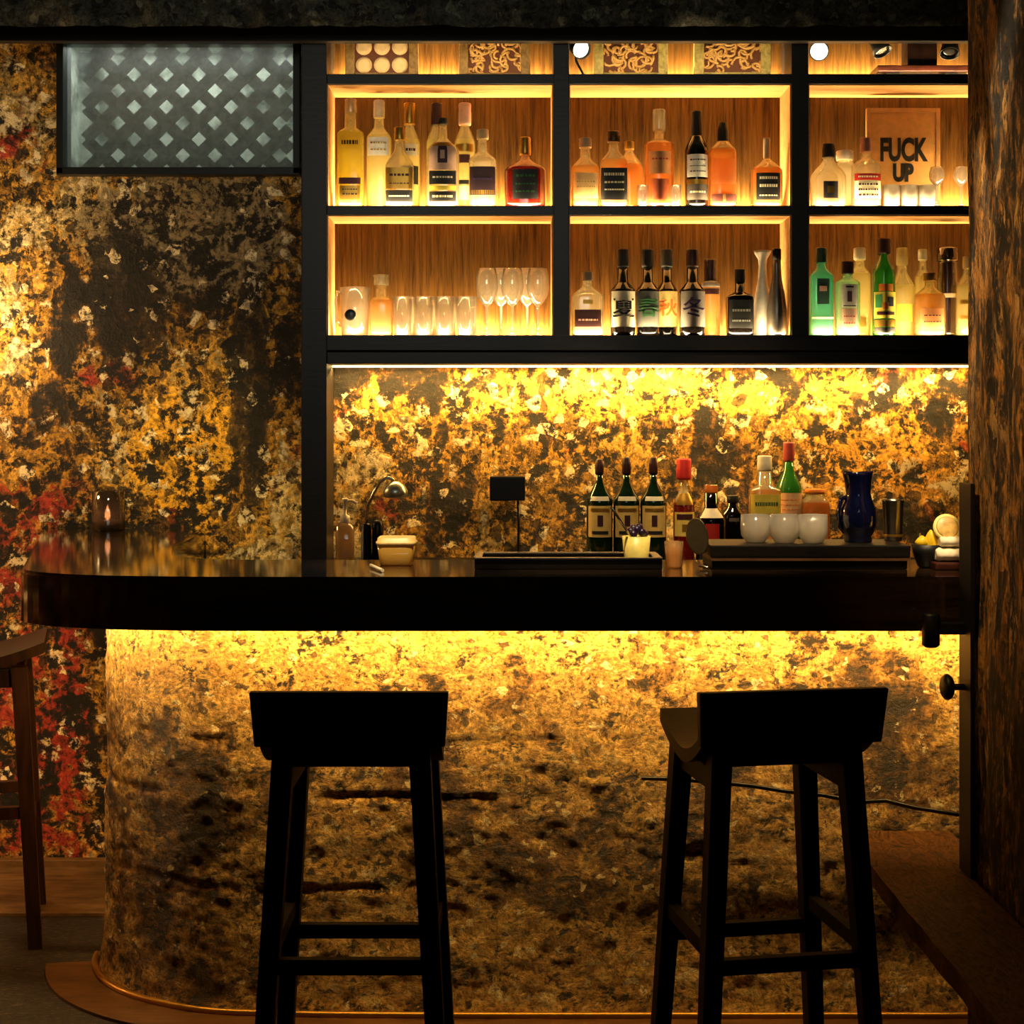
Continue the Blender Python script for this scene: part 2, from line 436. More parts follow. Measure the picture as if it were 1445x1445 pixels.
# ------------------------------------------------------------------ BAR BASE + COUNTER
ZT, ZB = 1.09, .972          # counter top / underside
base_path = [(1.30, 3.728), (1.0, 3.728), (.5, 3.728), (0, 3.728), (-.35, 3.732), (-.55, 3.740), (-.72, 3.757), (-.834, 3.80), (-.934, 3.862),
             (-1.02, 3.952), (-1.078, 4.07), (-1.10, 4.20), (-1.11, 4.40), (-1.12, 4.70), (-1.13, 4.995)]
def resample(path, step):
    # Catmull-Rom then even spacing
    P = [Vector((x, y, 0)) for x, y in path]; out = []
    for i in range(len(P) - 1):
        p0, p1, p2, p3 = P[max(i - 1, 0)], P[i], P[i + 1], P[min(i + 2, len(P) - 1)]
        n = max(2, int((p2 - p1).length / step))
        for k in range(n):
            t = k / n
            a = .5 * ((2 * p1) + (p2 - p0) * t + (2 * p0 - 5 * p1 + 4 * p2 - p3) * t * t + (3 * p1 - p0 - 3 * p2 + p3) * t ** 3)
            out.append(a)
    out.append(P[-1]); return out
def normals(pts):
    ns = []
    for i in range(len(pts)):
        d = (pts[min(i + 1, len(pts) - 1)] - pts[max(i - 1, 0)]).normalized()
        ns.append(Vector((-d.y, d.x, 0)) * -1 if False else Vector((d.y, -d.x, 0)) * -1)
    return ns
PTS = resample(base_path, .008)
NRM = normals(PTS)
if NRM[5].y > 0: NRM = [-n for n in NRM]      # outward = towards the room
def bar_base():
    bm = B(); nz = 120; g = []
    for p, n in zip(PTS, NRM):
        row = []
        for k in range(nz + 1):
            z = ZB * k / nz
            x, y = p.x, p.y
            r = fbm(x, y, z, 4.5, 6); r2 = abs(fbm(x + 4, y, z * 1.6, 9, 5)); r3 = noise.noise(Vector((x * 3, y * 3, z * 12)))
            crack = 0
            for zc, am in ((.30, .010), (.52, .012), (.66, .008)):
                wob = zc + .02 * noise.noise(Vector((x * 3 + zc * 20, y * 3, 0)))
                e = abs(z - wob)
                if e < .012 and x < -.55 + zc: crack += am * .8 * (1 - e / .012) * max(0, min(1, .5 + 2.2 * noise.noise(Vector((x * 7, y * 7, zc * 9)))))
            amt = min(1, (ZB - z) / .12) * min(1, z / .03)
            r4 = noise.noise(Vector((x * 16, y * 16, z * 20))); r5 = noise.noise(Vector((x * 34, y * 34, z * 38)))
            r6 = noise.noise(Vector((x * 60, y * 60, z * 60)))
            d = (.006 * r + .006 * (r2 - .3) + .003 * r3 + .0025 * max(0, r4 - .2) + .0018 * r5 + .0014 * r6 - crack) * (.25 + .75 * amt)
            flare = .022 * max(0, 1 - z / .35) ** 2
            q = p + n * (d * .9 + flare - .020)
            row.append(bm.verts.new((q.x, q.y, z)))
        g.append(row)
    for a, b in zip(g, g[1:]):
        for k in range(nz):
            f = bm.faces.new((a[k], b[k], b[k + 1], a[k + 1])); f.smooth = True
    # inner face and top closing
    inner = [[bm.verts.new((p - n * .10).to_tuple()[:2] + (z,)) for z in (0, ZB)] for p, n in zip(PTS, NRM)]
    for i in range(len(inner) - 1):
        bm.faces.new((inner[i][0], inner[i][1], inner[i + 1][1], inner[i + 1][0]))
        bm.faces.new((g[i][nz], g[i + 1][nz], inner[i + 1][1], inner[i][1]))
    return bm
base = thing('bar_cabinet', 'plastered bar front with rounded left corner, glowing below the dark counter', 'bar', (0, 0, 0))
obj('plaster_front', bar_base(), BARP, base)
bm = B(); add_tube(bm, [(p + n * .010).to_tuple()[:2] + (.012,) for p, n in list(zip(PTS, NRM))[::3] if p.y < 4.16], .009, 8)
obj('base_trim', bm, BRASS, base, label='thin brass strip along the foot')

def counter():
    front = [(1.30, 3.392), (.98, 3.392), (0, 3.392), (-.40, 3.392), (-.65, 3.395), (-.80, 3.408), (-.90, 3.425), (-1.00, 3.462), (-1.08, 3.515), (-1.125, 3.575), (-1.15, 3.66), (-1.20, 3.85)]
    pts = [(v.x, v.y) for v in resample(front, .02)] + [(-1.505, 4.992), (-.985, 4.992), (-.93, 4.30), (-.86, 3.97), (-.76, 3.86), (-.60, 3.835), (1.30, 3.835)]
    bm = B(); e = .006
    lo = [bm.verts.new((x, y, ZB)) for x, y in pts]; hi = [bm.verts.new((x, y, ZT - .0006)) for x, y in pts]
    n = len(pts)
    bm.faces.new(lo); top = bm.faces.new(hi)
    for i in range(n):
        j = (i + 1) % n; bm.faces.new((lo[i], lo[j], hi[j], hi[i]))
    bmesh.ops.recalc_face_normals(bm, faces=bm.faces[:])
    bmesh.ops.bevel(bm, geom=[e_ for e_ in top.edges], offset=.007, segments=2, affect='EDGES')
    return bm
tag(obj('counter_top', counter(), COUNT), 'thick dark polished wooden counter top with curved left end', 'counter')
# led tape under the counter, on the bar base
bm = B()
sel = [(p, n) for p, n in list(zip(PTS, NRM))[::4] if p.y < 4.25]
add_tube(bm, [(p + n * .05).to_tuple()[:2] + (ZB - .006,) for p, n in sel], .004, 6)
obj('led_tape', bm, LEDM, base, label='glowing strip under the counter')

# floor border round the foot of the bar, pale strip along the back wall
bm = B(); out = [(p + n * .135) for p, n in zip(PTS, NRM) if p.y < 4.12]; inn = [(p + n * .0) for p, n in zip(PTS, NRM) if p.y < 4.12]
va = [bm.verts.new((q.x, q.y, .008)) for q in out]; vb = [bm.verts.new((q.x, q.y, .008)) for q in inn]; vc = [bm.verts.new((q.x, q.y, 0)) for q in out]
for i in range(len(va) - 1):
    bm.faces.new((va[i], va[i + 1], vb[i + 1], vb[i])); bm.faces.new((va[i], vc[i], vc[i + 1], va[i + 1]))
bm.faces.new((va[-1], vc[-1], bm.verts.new((inn[-1].x, inn[-1].y, 0)), vb[-1]))
struct('trim_2', bm, FLOORB)
bm = B(); add_box(bm, -2.3, -1.13, 4.50, 5.0, 0, .012, .002); struct('trim_3', bm, STRIPW)
bm = B(); add_box(bm, -2.3, -1.13, 4.965, 5.0, .0, .035, .003); struct('baseboard_back', bm, STRIPW)

# ------------------------------------------------------------------ BACK BAR: cabinet, work counter
YS, YB = 4.80, 4.985
def s_(py): return PZ(py, YS)
Z_TOP = (s_(118), s_(104)); Z_MID = (s_(303), s_(290)); Z_LOW = (s_(513), s_(473))
XL0, XL1 = PX(425, YS), PX(461, YS)
D1 = (PX(781, YS), PX(803, YS)); D2 = (PX(1117, YS), PX(1141, YS)); XR = 1.50
cab = thing('shelf_cabinet', 'dark wooden open shelf cabinet with glowing compartments above the work counter', 'shelf', (0, YS, 0))
def cobj(name, bm, m, **k):
    for v in bm.verts: v.co.y -= YS
    return obj(name, bm, m, cab, **k)
bm = B(); add_box(bm, XL0, XL1, YS, 4.99, 0, 2.86, .003); cobj('side_post', bm, CABD)
for a in (D1, D2):
    bm = B(); add_box(bm, a[0], a[1], YS, YB, Z_LOW[1] - .002, 2.83, .002); cobj('divider', bm, CABD)
bm = B(); add_box(bm, XR, XR + .04, YS, YB, Z_LOW[0], 2.86, .002); cobj('side_panel', bm, CABD)
bm = B(); add_box(bm, XL1, XR, YS, 4.99, 2.83, 2.86); cobj('top_panel', bm, CABD)
bm = B(); add_box(bm, XL1, XR, YB, 4.995, Z_LOW[0], 2.83); cobj('back_panel', bm, CABI)
for z0, z1 in (Z_TOP, Z_MID):
    bm = B(); add_box(bm, XL1, XR, YS + .002, YB, z0, z1, .002); cobj('shelf', bm, CABD)
bm = B(); add_box(bm, XL1, XR, YS - .002, YB, Z_LOW[0] + .040, Z_LOW[1], .002); add_box(bm, XL1, XR, YS + .006, YB, Z_LOW[0], Z_LOW[0] + .036, .002)
cobj('shelf_beam', bm, CABD, label='thick lower beam with a groove')
# pale linings seen inside each compartment: shelf undersides and the inner faces of the posts
bays = ((XL1, D1[0]), (D1[1], D2[0]), (D2[1], XR))
for xa, xb in bays:
    for zlo, zhi in ((Z_LOW[1], Z_MID[0]), (Z_MID[1], Z_TOP[0])):
        bm = B()
        add_box(bm, xa, xb, YS + .006, YB, zhi - .004, zhi)
        add_box(bm, xa, xa + .004, YS + .006, YB, zlo, zhi - .004)
        add_box(bm, xb - .004, xb, YS + .006, YB, zlo, zhi - .004)
        cobj('lining', bm, CABL, label='pale wooden lining of one compartment')
for z in (Z_TOP[1], Z_MID[1], Z_LOW[1]):
    for xa, xb in bays:
        bm = B(); add_box(bm, xa + .006, xb - .006, YB - .030, YB - .018, z, z + .005); cobj('led_strip', bm, LEDM, label='glowing light strip')
bm = B(); add_box(bm, XL1, XR, 4.955, 4.965, Z_LOW[0] - .006, Z_LOW[0] + .001); cobj('led_strip', bm, LEDM, label='glowing light strip')

ZW = .998
wc = thing('work_counter', 'dark low work counter behind the bar under the shelf cabinet', 'counter', (0, 4.7, 0))
bm = B(); add_box(bm, XL1 + .004, 1.5, 4.42 - 4.7, .285, ZW - .03, ZW - .0006, .003); obj('worktop', bm, DSTEEL, wc)
bm = B(); add_box(bm, XL1 + .004, 1.5, 4.46 - 4.7, .285, 0, ZW - .03); obj('cupboard', bm, BLACKW, wc)

# ------------------------------------------------------------------ STOOLS
def seat_z(y): return .708 + .045 * max(0, y / .2) ** 1.6 + .064 * max(0, -y / .165) ** 2
def make_stool(name, label, m, mrail):
    t = thing(name, label, 'stool', group='bar stools')
    # dished seat
    bm = B(); n = 18; rows = []
    for i in range(n + 1):
        y = -.165 + .365 * i / n; z = seat_z(y); w = .186 - .012 * (i / n) ** 2
        rows.append([bm.verts.new((-w, y, z)), bm.verts.new((w, y, z)), bm.verts.new((w, y, z + .028)), bm.verts.new((-w, y, z + .028))])
    for a, b in zip(rows, rows[1:]):
        for k in range(4): bm.faces.new((a[k], b[k], b[(k + 1) % 4], a[(k + 1) % 4]))
    bm.faces.new(rows[0]); bm.faces.new(rows[-1])
    obj('seat', bm, m, t)
    bm = B(); v0 = add_box(bm, -.201, .201, -.192, -.166, .768, .882, .004)
    for v in bm.verts:
        k = (v.co.z - .768) / .114
        v.co.y -= .018 * k + .012 * (v.co.x / .2) ** 2 * -1; v.co.x *= .962 + .038 * k
    obj('backrest', bm, m, t)
    top, bot = .138, .184; dy0, dy1 = .130, .178
    for sx in (-1, 1):
        for sy in (-1, 1):
            bm = B(); add_bar(bm, (sx * bot, sy * dy1, 0), (sx * (top if sy < 0 else top + .004), sy * (dy0 if sy < 0 else dy0 + .004), (.772 if sy < 0 else .716)), .036, .044, .036, .042); obj('leg', bm, m, t)
    bm = B()
    add_box(bm, -.125, .125, -.143, -.117, .720, .772, .002); add_box(bm, -.125, .125, .122, .146, .668, .712, .002)
    add_box(bm, -.152, -.126, -.12, .12, .664, .712, .002); add_box(bm, .126, .152, -.12, .12, .664, .712, .002)
    obj('apron', bm, m, t)
    def xs(z): return bot + (top - bot) * z / .77
    def ys(z): return dy1 + (dy0 - dy1) * z / .77
    for sy, z in ((-1, .318), (1, .288)):
        bm = B(); add_box(bm, -xs(z) + .01, xs(z) - .01, sy * ys(z) - .011, sy * ys(z) + .011, z - .016, z + .016, .002); obj('rung', bm, mrail, t)
    for sx in (-1, 1):
        z = .345; bm = B(); add_box(bm, sx * xs(z) - .011, sx * xs(z) + .011, -ys(z) + .01, ys(z) - .01, z - .016, z + .016, .002); obj('rung', bm, mrail, t)
    return t
def copy_tree(o, label):
    c = o.copy(); COL.objects.link(c); c['label'] = label
    for ch in list(o.children):
        d = ch.copy(); COL.objects.link(d); d.parent = c
        for g in list(ch.children):
            e = g.copy(); COL.objects.link(e); e.parent = d
    return c
st = make_stool('bar_stool', 'dark wooden bar stool with low back standing squarely in front of the bar', STOOLW, STOOLW)
st.location = (-.329, 3.335, 0)
s2 = copy_tree(st, 'dark wooden bar stool turned slightly, beside the low bench'); s2.location = (.540, 3.352, 0); s2.rotation_euler.z = math.radians(10)
s3 = make_stool('bar_stool', 'wooden bar stool in lit red brown tone, cut off by the left edge, near the back wall', STOOL_LIT, STOOL_LIT)
s3.scale = (1, 1, 1.06); s3.location = (-1.515, 4.37, 0); s3.rotation_euler.z = math.radians(-75)

# ------------------------------------------------------------------ BENCH, GATE
b = thing('bench', 'low worn brown wooden bench running along the right wall', 'bench', (.9, 3.0, 0))
bm = B(); n = 60; rows = []
for i in range(n + 1):
    y = 2.0 + 1.69 * i / n; j = .008 * noise.noise(Vector((y * 6, 0, 0))); xr = .975 if y < 3.40 else 1.035
    rows.append([bm.verts.new(((.787 + j) - .9, y - 3.0, .412)), bm.verts.new((xr - .9, y - 3.0, .412)), bm.verts.new((xr - .9, y - 3.0, .46)), bm.verts.new(((.782 + j * .6) - .9, y - 3.0, .46))])
for a, c in zip(rows, rows[1:]):
    for k in range(4): bm.faces.new((a[k], c[k], c[(k + 1) % 4], a[(k + 1) % 4]))
bm.faces.new(rows[0]); bm.faces.new(rows[-1])
obj('seat', bm, BENCH, b)
for y in (-.9,):
    for x in (-.07, .045):
        bm = B(); add_box(bm, x - .02, x + .02, y - .03, y + .03, 0, .413, .003); obj('leg', bm, BENCH, b)

g = thing('half_gate', 'narrow black gate leaf standing edge on at the right end of the counter', 'gate', (.975, 3.33, .46))
zt = PZ(682, 3.32) - .46
bm = B(); add_box(bm, -.006, .004, -.035, .05, 0, zt, .002); obj('gate_leaf', bm, BLKM, g)
yh = 3.345
bm = B(); xh = PX(1313, yh) - .975; zc = PZ(887, yh) - .46
add_lathe(bm, [(zc - .040, .012), (zc - .034, .019), (zc + .0, .019), (zc + .028, .019), (zc + .034, .016)], (xh, .012), 20)
add_box(bm, xh, -.004, .004, .022, zc - .012, zc + .014, .003)
obj('latch', bm, BLKM, g, label='black latch with a stubby upright grip')
bm = B(); zk = PZ(969, yh) - .46; xk = PX(1336, yh) - .975
r = bmesh.ops.create_uvsphere(bm, u_segments=20, v_segments=12, radius=.028)
for v in r['verts']: v.co = Vector((xk + v.co.x * .55, .012 + v.co.y, zk + v.co.z))
for f in bm.faces: f.smooth = True
add_tube(bm, [(xk, .012, zk), (-.003, .012, zk)], .007)
obj('knob', bm, BLKM, g, label='round black knob')

bm = B(); pts = []
for px, py in ((905, 1098), (960, 1100), (1010, 1104), (1060, 1109), (1110, 1117), (1160, 1122), (1210, 1132), (1250, 1130), (1290, 1140), (1330, 1146), (1368, 1152)):
    pts.append((PX(px, 3.71), 3.712, PZ(py, 3.71)))
pts.append((PX(1400, 3.71), 3.712, PZ(1160, 3.71)))
pv = [(v[0], v[1], v[2]) for v in pts]
add_tube(bm, pv, .0055, 8)
tag(obj('cable', bm, BLK), 'thin black cable sagging across the bar front behind the turned stool', 'cable')

# ------------------------------------------------------------------ BOTTLES
def shape_rings(spec):
    """spec: z, rx, ry, n list"""
    return spec
def bottle(name, label, cx, w, top, Y, zb, glass, sh, nk, nw, cap, n=2.0, dr=1.0, labels=(), lin_sh=False, group=None, taper=1.0, cat='bottle', capr=0, capname='cap', fill=.35):
    s = F / Y
    X = PX(cx, Y)
    R = w / 2 / s; ztop = PZ(top, Y) - zb
    zs, zn, zc = PZ(sh, Y) - zb, PZ(nk, Y) - zb, PZ(cap[0], Y) - zb
    rn = nw / 2 / s
    t = thing(name, label, cat, (X, Y, zb), 0, group)
    rg = [(0, R * .90 * taper, R * .90 * dr * taper, n), (.004, R * .98 * taper, R * .98 * dr * taper, n), (.010, R * taper, R * dr * taper, n)]
    for i in range(1, 4):
        k = i / 4; q = taper + (1 - taper) * k
        rg.append((.010 + (zs - .010) * k, R * q, R * dr * q, n))
    rg.append((zs, R, R * dr, n))
    steps = 7
    for i in range(1, steps + 1):
        k = i / steps
        f = k if lin_sh else (1 - math.sqrt(max(0, 1 - k * k)) if False else (.5 - .5 * math.cos(PI * k)) * .6 + .4 * (k ** 2.2))
        r_ = R + (rn - R) * f; d_ = R * dr + (rn - R * dr) * f
        rg.append((zs + (zn - zs) * k, r_, d_, n + (2 - n) * k))
    rg.append((zc, rn * .96, rn * .96, 2))
    bm = B(); add_loft(bm, rg, (0, 0), (True, True), 0, True, 28)
    lev = zs + (zn - zs) * fill
    for f in bm.faces:
        if f.calc_center_median().z > lev: f.material_index = 1
    obj('body', bm, [glass, G_CLEAR if glass in (G_YEL, G_PALE, G_AMB, G_LAMB, G_RED, G_CLEAR) else glass], t)
    rc = cap[1] / 2 / s
    bm = B(); h = ztop - zc
    add_lathe(bm, [(zc - .002, rc * .94), (zc + h * .06, rc), (zc + h * .55, rc), (zc + h * .62, rc * .96), (zc + h * .92, rc * (1 - capr)), (ztop, rc * (.9 - capr))], (0, 0), 18)
    obj(capname, bm, cap[2], t)
    def rad(z):
        for a, b_ in zip(rg, rg[1:]):
            if a[0] <= z <= b_[0] and b_[0] > a[0]:
                k = (z - a[0]) / (b_[0] - a[0]); return tuple(a[j] + (b_[j] - a[j]) * k for j in (1, 2, 3))
        return rg[-1][1:]
    def surf(u, z, off):
        # u in -1..1 across the visible front, as fraction of the width
        rx, ry, nn = rad(z)
        x = max(-.999, min(.999, u)) * rx
        y = -ry * (max(0, 1 - abs(x / rx) ** nn)) ** (1 / nn)
        return Vector((x * (1 + off / rx), y - off, z))
    for L in labels:
        z1, z0 = PZ(L[0], Y) - zb, PZ(L[1], Y) - zb
        hw = L[2]; mats = [L[3]]; bm = B()
        def patch(u0, u1, za, zb_, off, mi):
            nu, nv = 12, 4; g_ = []
            for i in range(nu + 1):
                g_.append([bm.verts.new(surf(u0 + (u1 - u0) * i / nu, za + (zb_ - za) * j / nv, off)) for j in range(nv + 1)])
            for a, c in zip(g_, g_[1:]):
                for j in range(nv):
                    f = bm.faces.new((a[j], c[j], c[j + 1], a[j + 1])); f.material_index = mi; f.smooth = True
        patch(-hw, hw, z0, z1, .0012, 0)
        for mk in (L[4] if len(L) > 4 else ()):
            u0, u1, v0, v1, mm = mk
            if mm not in mats: mats.append(mm)
            patch(hw * (2 * u0 - 1), hw * (2 * u1 - 1), z0 + (z1 - z0) * v0, z0 + (z1 - z0) * v1, .0020, mats.index(mm))
        obj('label', bm, mats, t)
        if len(L) > 5:      # lettering wrapped on the label
            txt, size_px, vpos, tm = L[5]
            me = text_mesh(txt, size_px / s, off=.0010)
            zc_ = z0 + (z1 - z0) * vpos
            rx0 = rad(zc_)[0]
            for v in me.vertices:
                p = surf(v.co.x / rx0, zc_ + v.co.y, .0042); v.co = p
            me.materials.append(tm); me.name = 'lettering'
            o = bpy.data.objects.new('lettering', me); COL.objects.link(o); o.parent = t
    return t

TR = random.Random(3)
def txtlines(rows, m, u0=.12, u1=.88):
    """rows of small unreadable print: list of (v0, v1, words)"""
    out = []
    for v0, v1, k in rows:
        k = k * 2 + 1; ws = [TR.uniform(.5, 1.3) for _ in range(k)]; tot = sum(ws); u = u0
        vm, hh = (v0 + v1) / 2, (v1 - v0) * .27
        for w in ws:
            du = (u1 - u0) * w / tot; out.append((u + du * .14, u + du * .86, vm - hh, vm + hh, m)); u += du
    return out

zM, zL, zTp = (z + .0006 for z in (Z_MID[1], Z_LOW[1], Z_TOP[1]))
YF, YK = 4.852, 4.910
G1, G2, G3 = 'bottles on the left middle shelf', 'bottles on the centre middle shelf', 'bottles on the right middle shelf'
G4, G5 = 'bottles on the centre lower shelf', 'bottles on the right lower shelf'
# left bay, middle shelf
bottle('bottle', 'tall square yellow bottle first from the left on the middle shelf', 495, 37, 140, YF, zM, G_YEL, 190, 180, 17, (160, 17, G_CLEAR), 4, .85,
       [(194, 214, .8, G_YEL, txtlines([(.25, .8, 3)], INK)), (253, 262, .8, MARO), (264, 284, .75, GOLD, txtlines([(.3, .5, 2), (.65, .8, 3)], INK))], group=G1)
bottle('bottle', 'tall pale bottle with white label, second from left on the middle shelf', 535, 35, 142, 4.905, zM, G_PALE, 197, 180, 15, (166, 16, CREAM), 3, .9,
       [(196, 222, .82, WHITE, txtlines([(.6, .78, 3), (.25, .4, 2)], GOLD))], group=G1)
bottle('bottle', 'short squat bottle with golden panel label in front, left middle shelf', 564, 40, 180, 4.845, zM, G_CLEAR, 237, 212, 15, (198, 16, GOLD), 4.5, .6,
       [(238, 268, .92, GOLD, txtlines([(.55, .75, 2), (.2, .3, 3)], MARO)), (270, 286, .92, BLKP, txtlines([(.35, .6, 4)], CREAM))], group=G1)
bottle('bottle', 'slender pale bottle with foil neck standing behind the squat golden one', 578, 29, 146, YK, zM, G_PALE, 205, 178, 12, (176, 17, GOLD), 2, 1,
       [(205, 222, .8, CREAM, txtlines([(.3, .7, 2)], MARO)), (236, 262, .85, BLKP)], group=G1)
bottle('bottle', 'slender pale bottle mostly hidden behind the pink medallion bottle', 616, 29, 146, YK, zM, G_PALE, 205, 178, 12, (176, 16, MARO), 2, 1, [(212, 240, .8, CREAM)], group=G1)
bottle('bottle', 'slender pale bottle with foil neck right of the medallion bottle', 656, 29, 146, YK, zM, G_PALE, 205, 178, 12, (176, 18, PINK), 2, 1,
       [(205, 216, .8, GOLD), (220, 232, .5, MARO), (256, 262, .9, BLKP), (264, 284, .8, CREAM)], group=G1)
bottle('bottle', 'wide bottle with pink medallion label and black band on the left middle shelf', 625, 46, 167, 4.845, zM, G_CLEAR, 215, 195, 13, (175, 14, BLKP), 2.6, .62,
       [(202, 242, .80, PINK, [(.32, .68, .25, .85, MARO), (.42, .58, .4, .7, PINK), (.05, .95, .86, .98, GOLD)]), (243, 262, .80, BLKP, txtlines([(.4, .65, 3)], CREAM)), (264, 270, .8, YEL), (272, 286, .8, BLKP, txtlines([(.3, .7, 4)], CREAM))], group=G1)
bottle('bottle', 'medium bottle with plum black label, second from right on left middle shelf', 681, 39, 183, YF, zM, G_CLEAR, 228, 214, 14, (196, 17, CORK), 3, .7,
       [(237, 277, .9, M('plum paper', '2a0f1c', .6), txtlines([(.5, .62, 3)], PURP)), (270, 276, .8, GOLD)], group=G1)
bottle('bottle', 'wide dark red decanter bottle at the right end of left middle shelf', 741, 58, 194, YF, zM, G_RED, 242, 224, 13, (218, 16, GOLD), 2.4, .62,
       [(241, 283, .62, BLKP, txtlines([(.7, .85, 2), (.45, .55, 3), (.2, .3, 2)], GREENI))], group=G1, taper=.98)
# centre bay, middle shelf
bottle('bottle', 'rounded pale amber bottle first on the centre middle shelf', 826, 39, 195, YF, zM, G_LAMB, 240, 222, 15, (208, 18, CORK), 3.5, .8,
       [(246, 282, .85, M('buff paper', 'e8b878', .7), txtlines([(.6, .7, 3), (.4, .5, 4)], GOLD))], group=G2)
bottle('bottle', 'square bottle with black label near left of the centre middle shelf', 866, 38, 186, 4.845, zM, G_LAMB, 232, 212, 15, (200, 19, M('bronze cap', '5a4028', .4, .6)), 4.5, .75,
       [(239, 284, .95, BLKP, txtlines([(.72, .88, 4), (.5, .6, 3), (.28, .36, 4)], CREAM))], group=G2)
bottle('bottle', 'round reddish amber bottle half hidden behind the black labelled square one', 888, 40, 200, YK, zM, G_AMB, 240, 215, 12, (211, 14, GOLD), 2, .9, group=G2)
bottle('bottle', 'tall fancy decanter with chunky glass stopper on the centre middle shelf', 930, 42, 155, YF, zM, G_AMB, 205, 196, 15, (184, 19, G_CLEAR), 2.2, .9,
       [(216, 248, .72, M('apricot paper', 'e89a58', .7), txtlines([(.6, .72, 2)], REDP)), (255, 284, .55, M('coral paper', 'd8683a', .7))], group=G2, capname='stopper')
bottle('bottle', 'tall near black bottle with white label on the centre middle shelf', 983, 33, 157, YF, zM, G_DARK, 215, 190, 13, (192, 15, BLKP), 2, 1,
       [(220, 252, .85, WHITE, txtlines([(.7, .82, 3), (.45, .52, 4), (.2, .3, 3)], INK)), (255, 262, .85, GOLD), (262, 284, .85, M('grey brown paper', '4a4038', .7), txtlines([(.4, .6, 3)], CREAM))], group=G2)
bottle('bottle', 'amber bottle with black oval stopper on the centre middle shelf', 1020, 38, 173, YF, zM, G_AMB, 215, 200, 18, (200, 15, BLKP), 3, .8,
       [(226, 262, .85, G_LAMB), (276, 287, .85, M('dark red paper', '4a1a10', .6), [(.44, .56, 0, 1, G_LAMB)])], group=G2, capr=.3, capname='stopper', taper=1.05)
bottle('bottle', 'round shouldered amber bottle with black label at right of centre middle shelf', 1082, 44, 195, YF, zM, G_AMB, 243, 224, 10, (224, 10, CORK), 2.6, .72,
       [(246, 284, .74, BLKP, txtlines([(.72, .9, 4), (.42, .62, 4), (.12, .2, 3)], CREAM))], group=G2)
for cx in (906, 953):
    pass
# right bay, middle shelf
bottle('bottle', 'round white bottle with dark round emblem at left of right middle shelf', 1169, 50, 203, 4.85, zM, G_CLEAR, 252, 226, 15, (222, 19, BLKP), 2.2, .7,
       [(258, 282, .40, M('slate paper', '38353a', .6), [(.25, .75, .3, .7, GOLD)])], group=G3, capr=.15)
bottle('bottle', 'square clear bottle with white cap behind the round emblem bottle', 1192, 30, 213, YK, zM, G_CLEAR, 240, 226, 20, (226, 24, WHITE), 4, .8, group=G3)
bottle('bottle', 'clear bottle with red banded patterned label left of the framed poster', 1222, 40, 195, YF, zM, G_CLEAR, 236, 222, 14, (214, 17, M('rosy cork', 'c08068', .7)), 3, .75,
       [(247, 256, .9, REDP, txtlines([(.25, .75, 4)], CREAM)), (257, 282, .9, CREAM, txtlines([(.1, .3, 3), (.4, .6, 4), (.7, .9, 3)], MARO))], group=G3)
# lower shelf, centre bay
bottle('bottle', 'stout clear square bottle with maroon label at left of centre lower shelf', 829, 45, 384, YF, zL, G_CLEAR, 420, 404, 15, (396, 15, M('grey stopper', '9a8a70', .5)), 4, .7,
       [(438, 462, .8, MARO, txtlines([(.3, .5, 3)], PINK)), (424, 430, .3, GOLD)], group=G4)
KB = 'dark seasonal bottles with brush lettered labels'
BRUSH = M('brush ink', '120d10', .7)
bottle('bottle', 'black bottle whose cream label shows one brushed character, first of the black row', 879, 35, 352, 4.840, zL, G_DARK, 410, 398, 15, (376, 17, BLKP), 2, 1,
       [(412, 462, .92, CREAM, (), ('\u590f', 29, .5, BRUSH))], group=G4, lin_sh=True)
bottle('bottle', 'black bottle with grey label and green brushed character, second of the row', 914, 33, 352, 4.866, zL, G_DARK, 410, 398, 14, (376, 17, BLKP), 2, 1,
       [(412, 462, .92, M('smoke grey paper', '5c5a55', .7), (), ('\u6625', 28, .5, GREENI))], group=G4, lin_sh=True)
bottle('bottle', 'black bottle with yellowish label peeking from behind the green lettered one', 941, 30, 352, YK + .006, zL, G_DARK, 410, 398, 14, (376, 17, BLKP), 2, 1,
       [(412, 462, .92, M('straw paper', 'e2c878', .7), (), ('\u79cb', 25, .5, ORAN))], group=G4, lin_sh=True)
bottle('bottle', 'black bottle with lilac grey label and dark brushed character', 977, 36, 352, 4.845, zL, G_DARK, 410, 398, 16, (376, 18, M('brown foil', '3a2218', .4, .3)), 2, 1,
       [(412, 462, .92, M('lilac grey paper', '8a8078', .7), (), ('\u51ac', 29, .5, PURP))], group=G4, lin_sh=True)
bottle('bottle', 'slim amber bottle with dark capsule behind the lilac labelled bottle', 1002, 28, 366, YK, zL, G_LAMB, 404, 396, 15, (397, 17, M('brown capsule', '2a140c', .4)), 2, 1,
       [(398, 406, .85, WHITE), (408, 416, .8, MARO)], group=G4)
bottle('bottle', 'squat black square bottle left of the steel bottles', 1044, 38, 380, YF, zL, G_DARK, 420, 412, 14, (398, 15, BLKP), 4, .8,
       [(424, 464, .85, BLKP, txtlines([(.55, .7, 3), (.2, .32, 4)], M('grey print', '8a8a80', .6)))], group=G4)
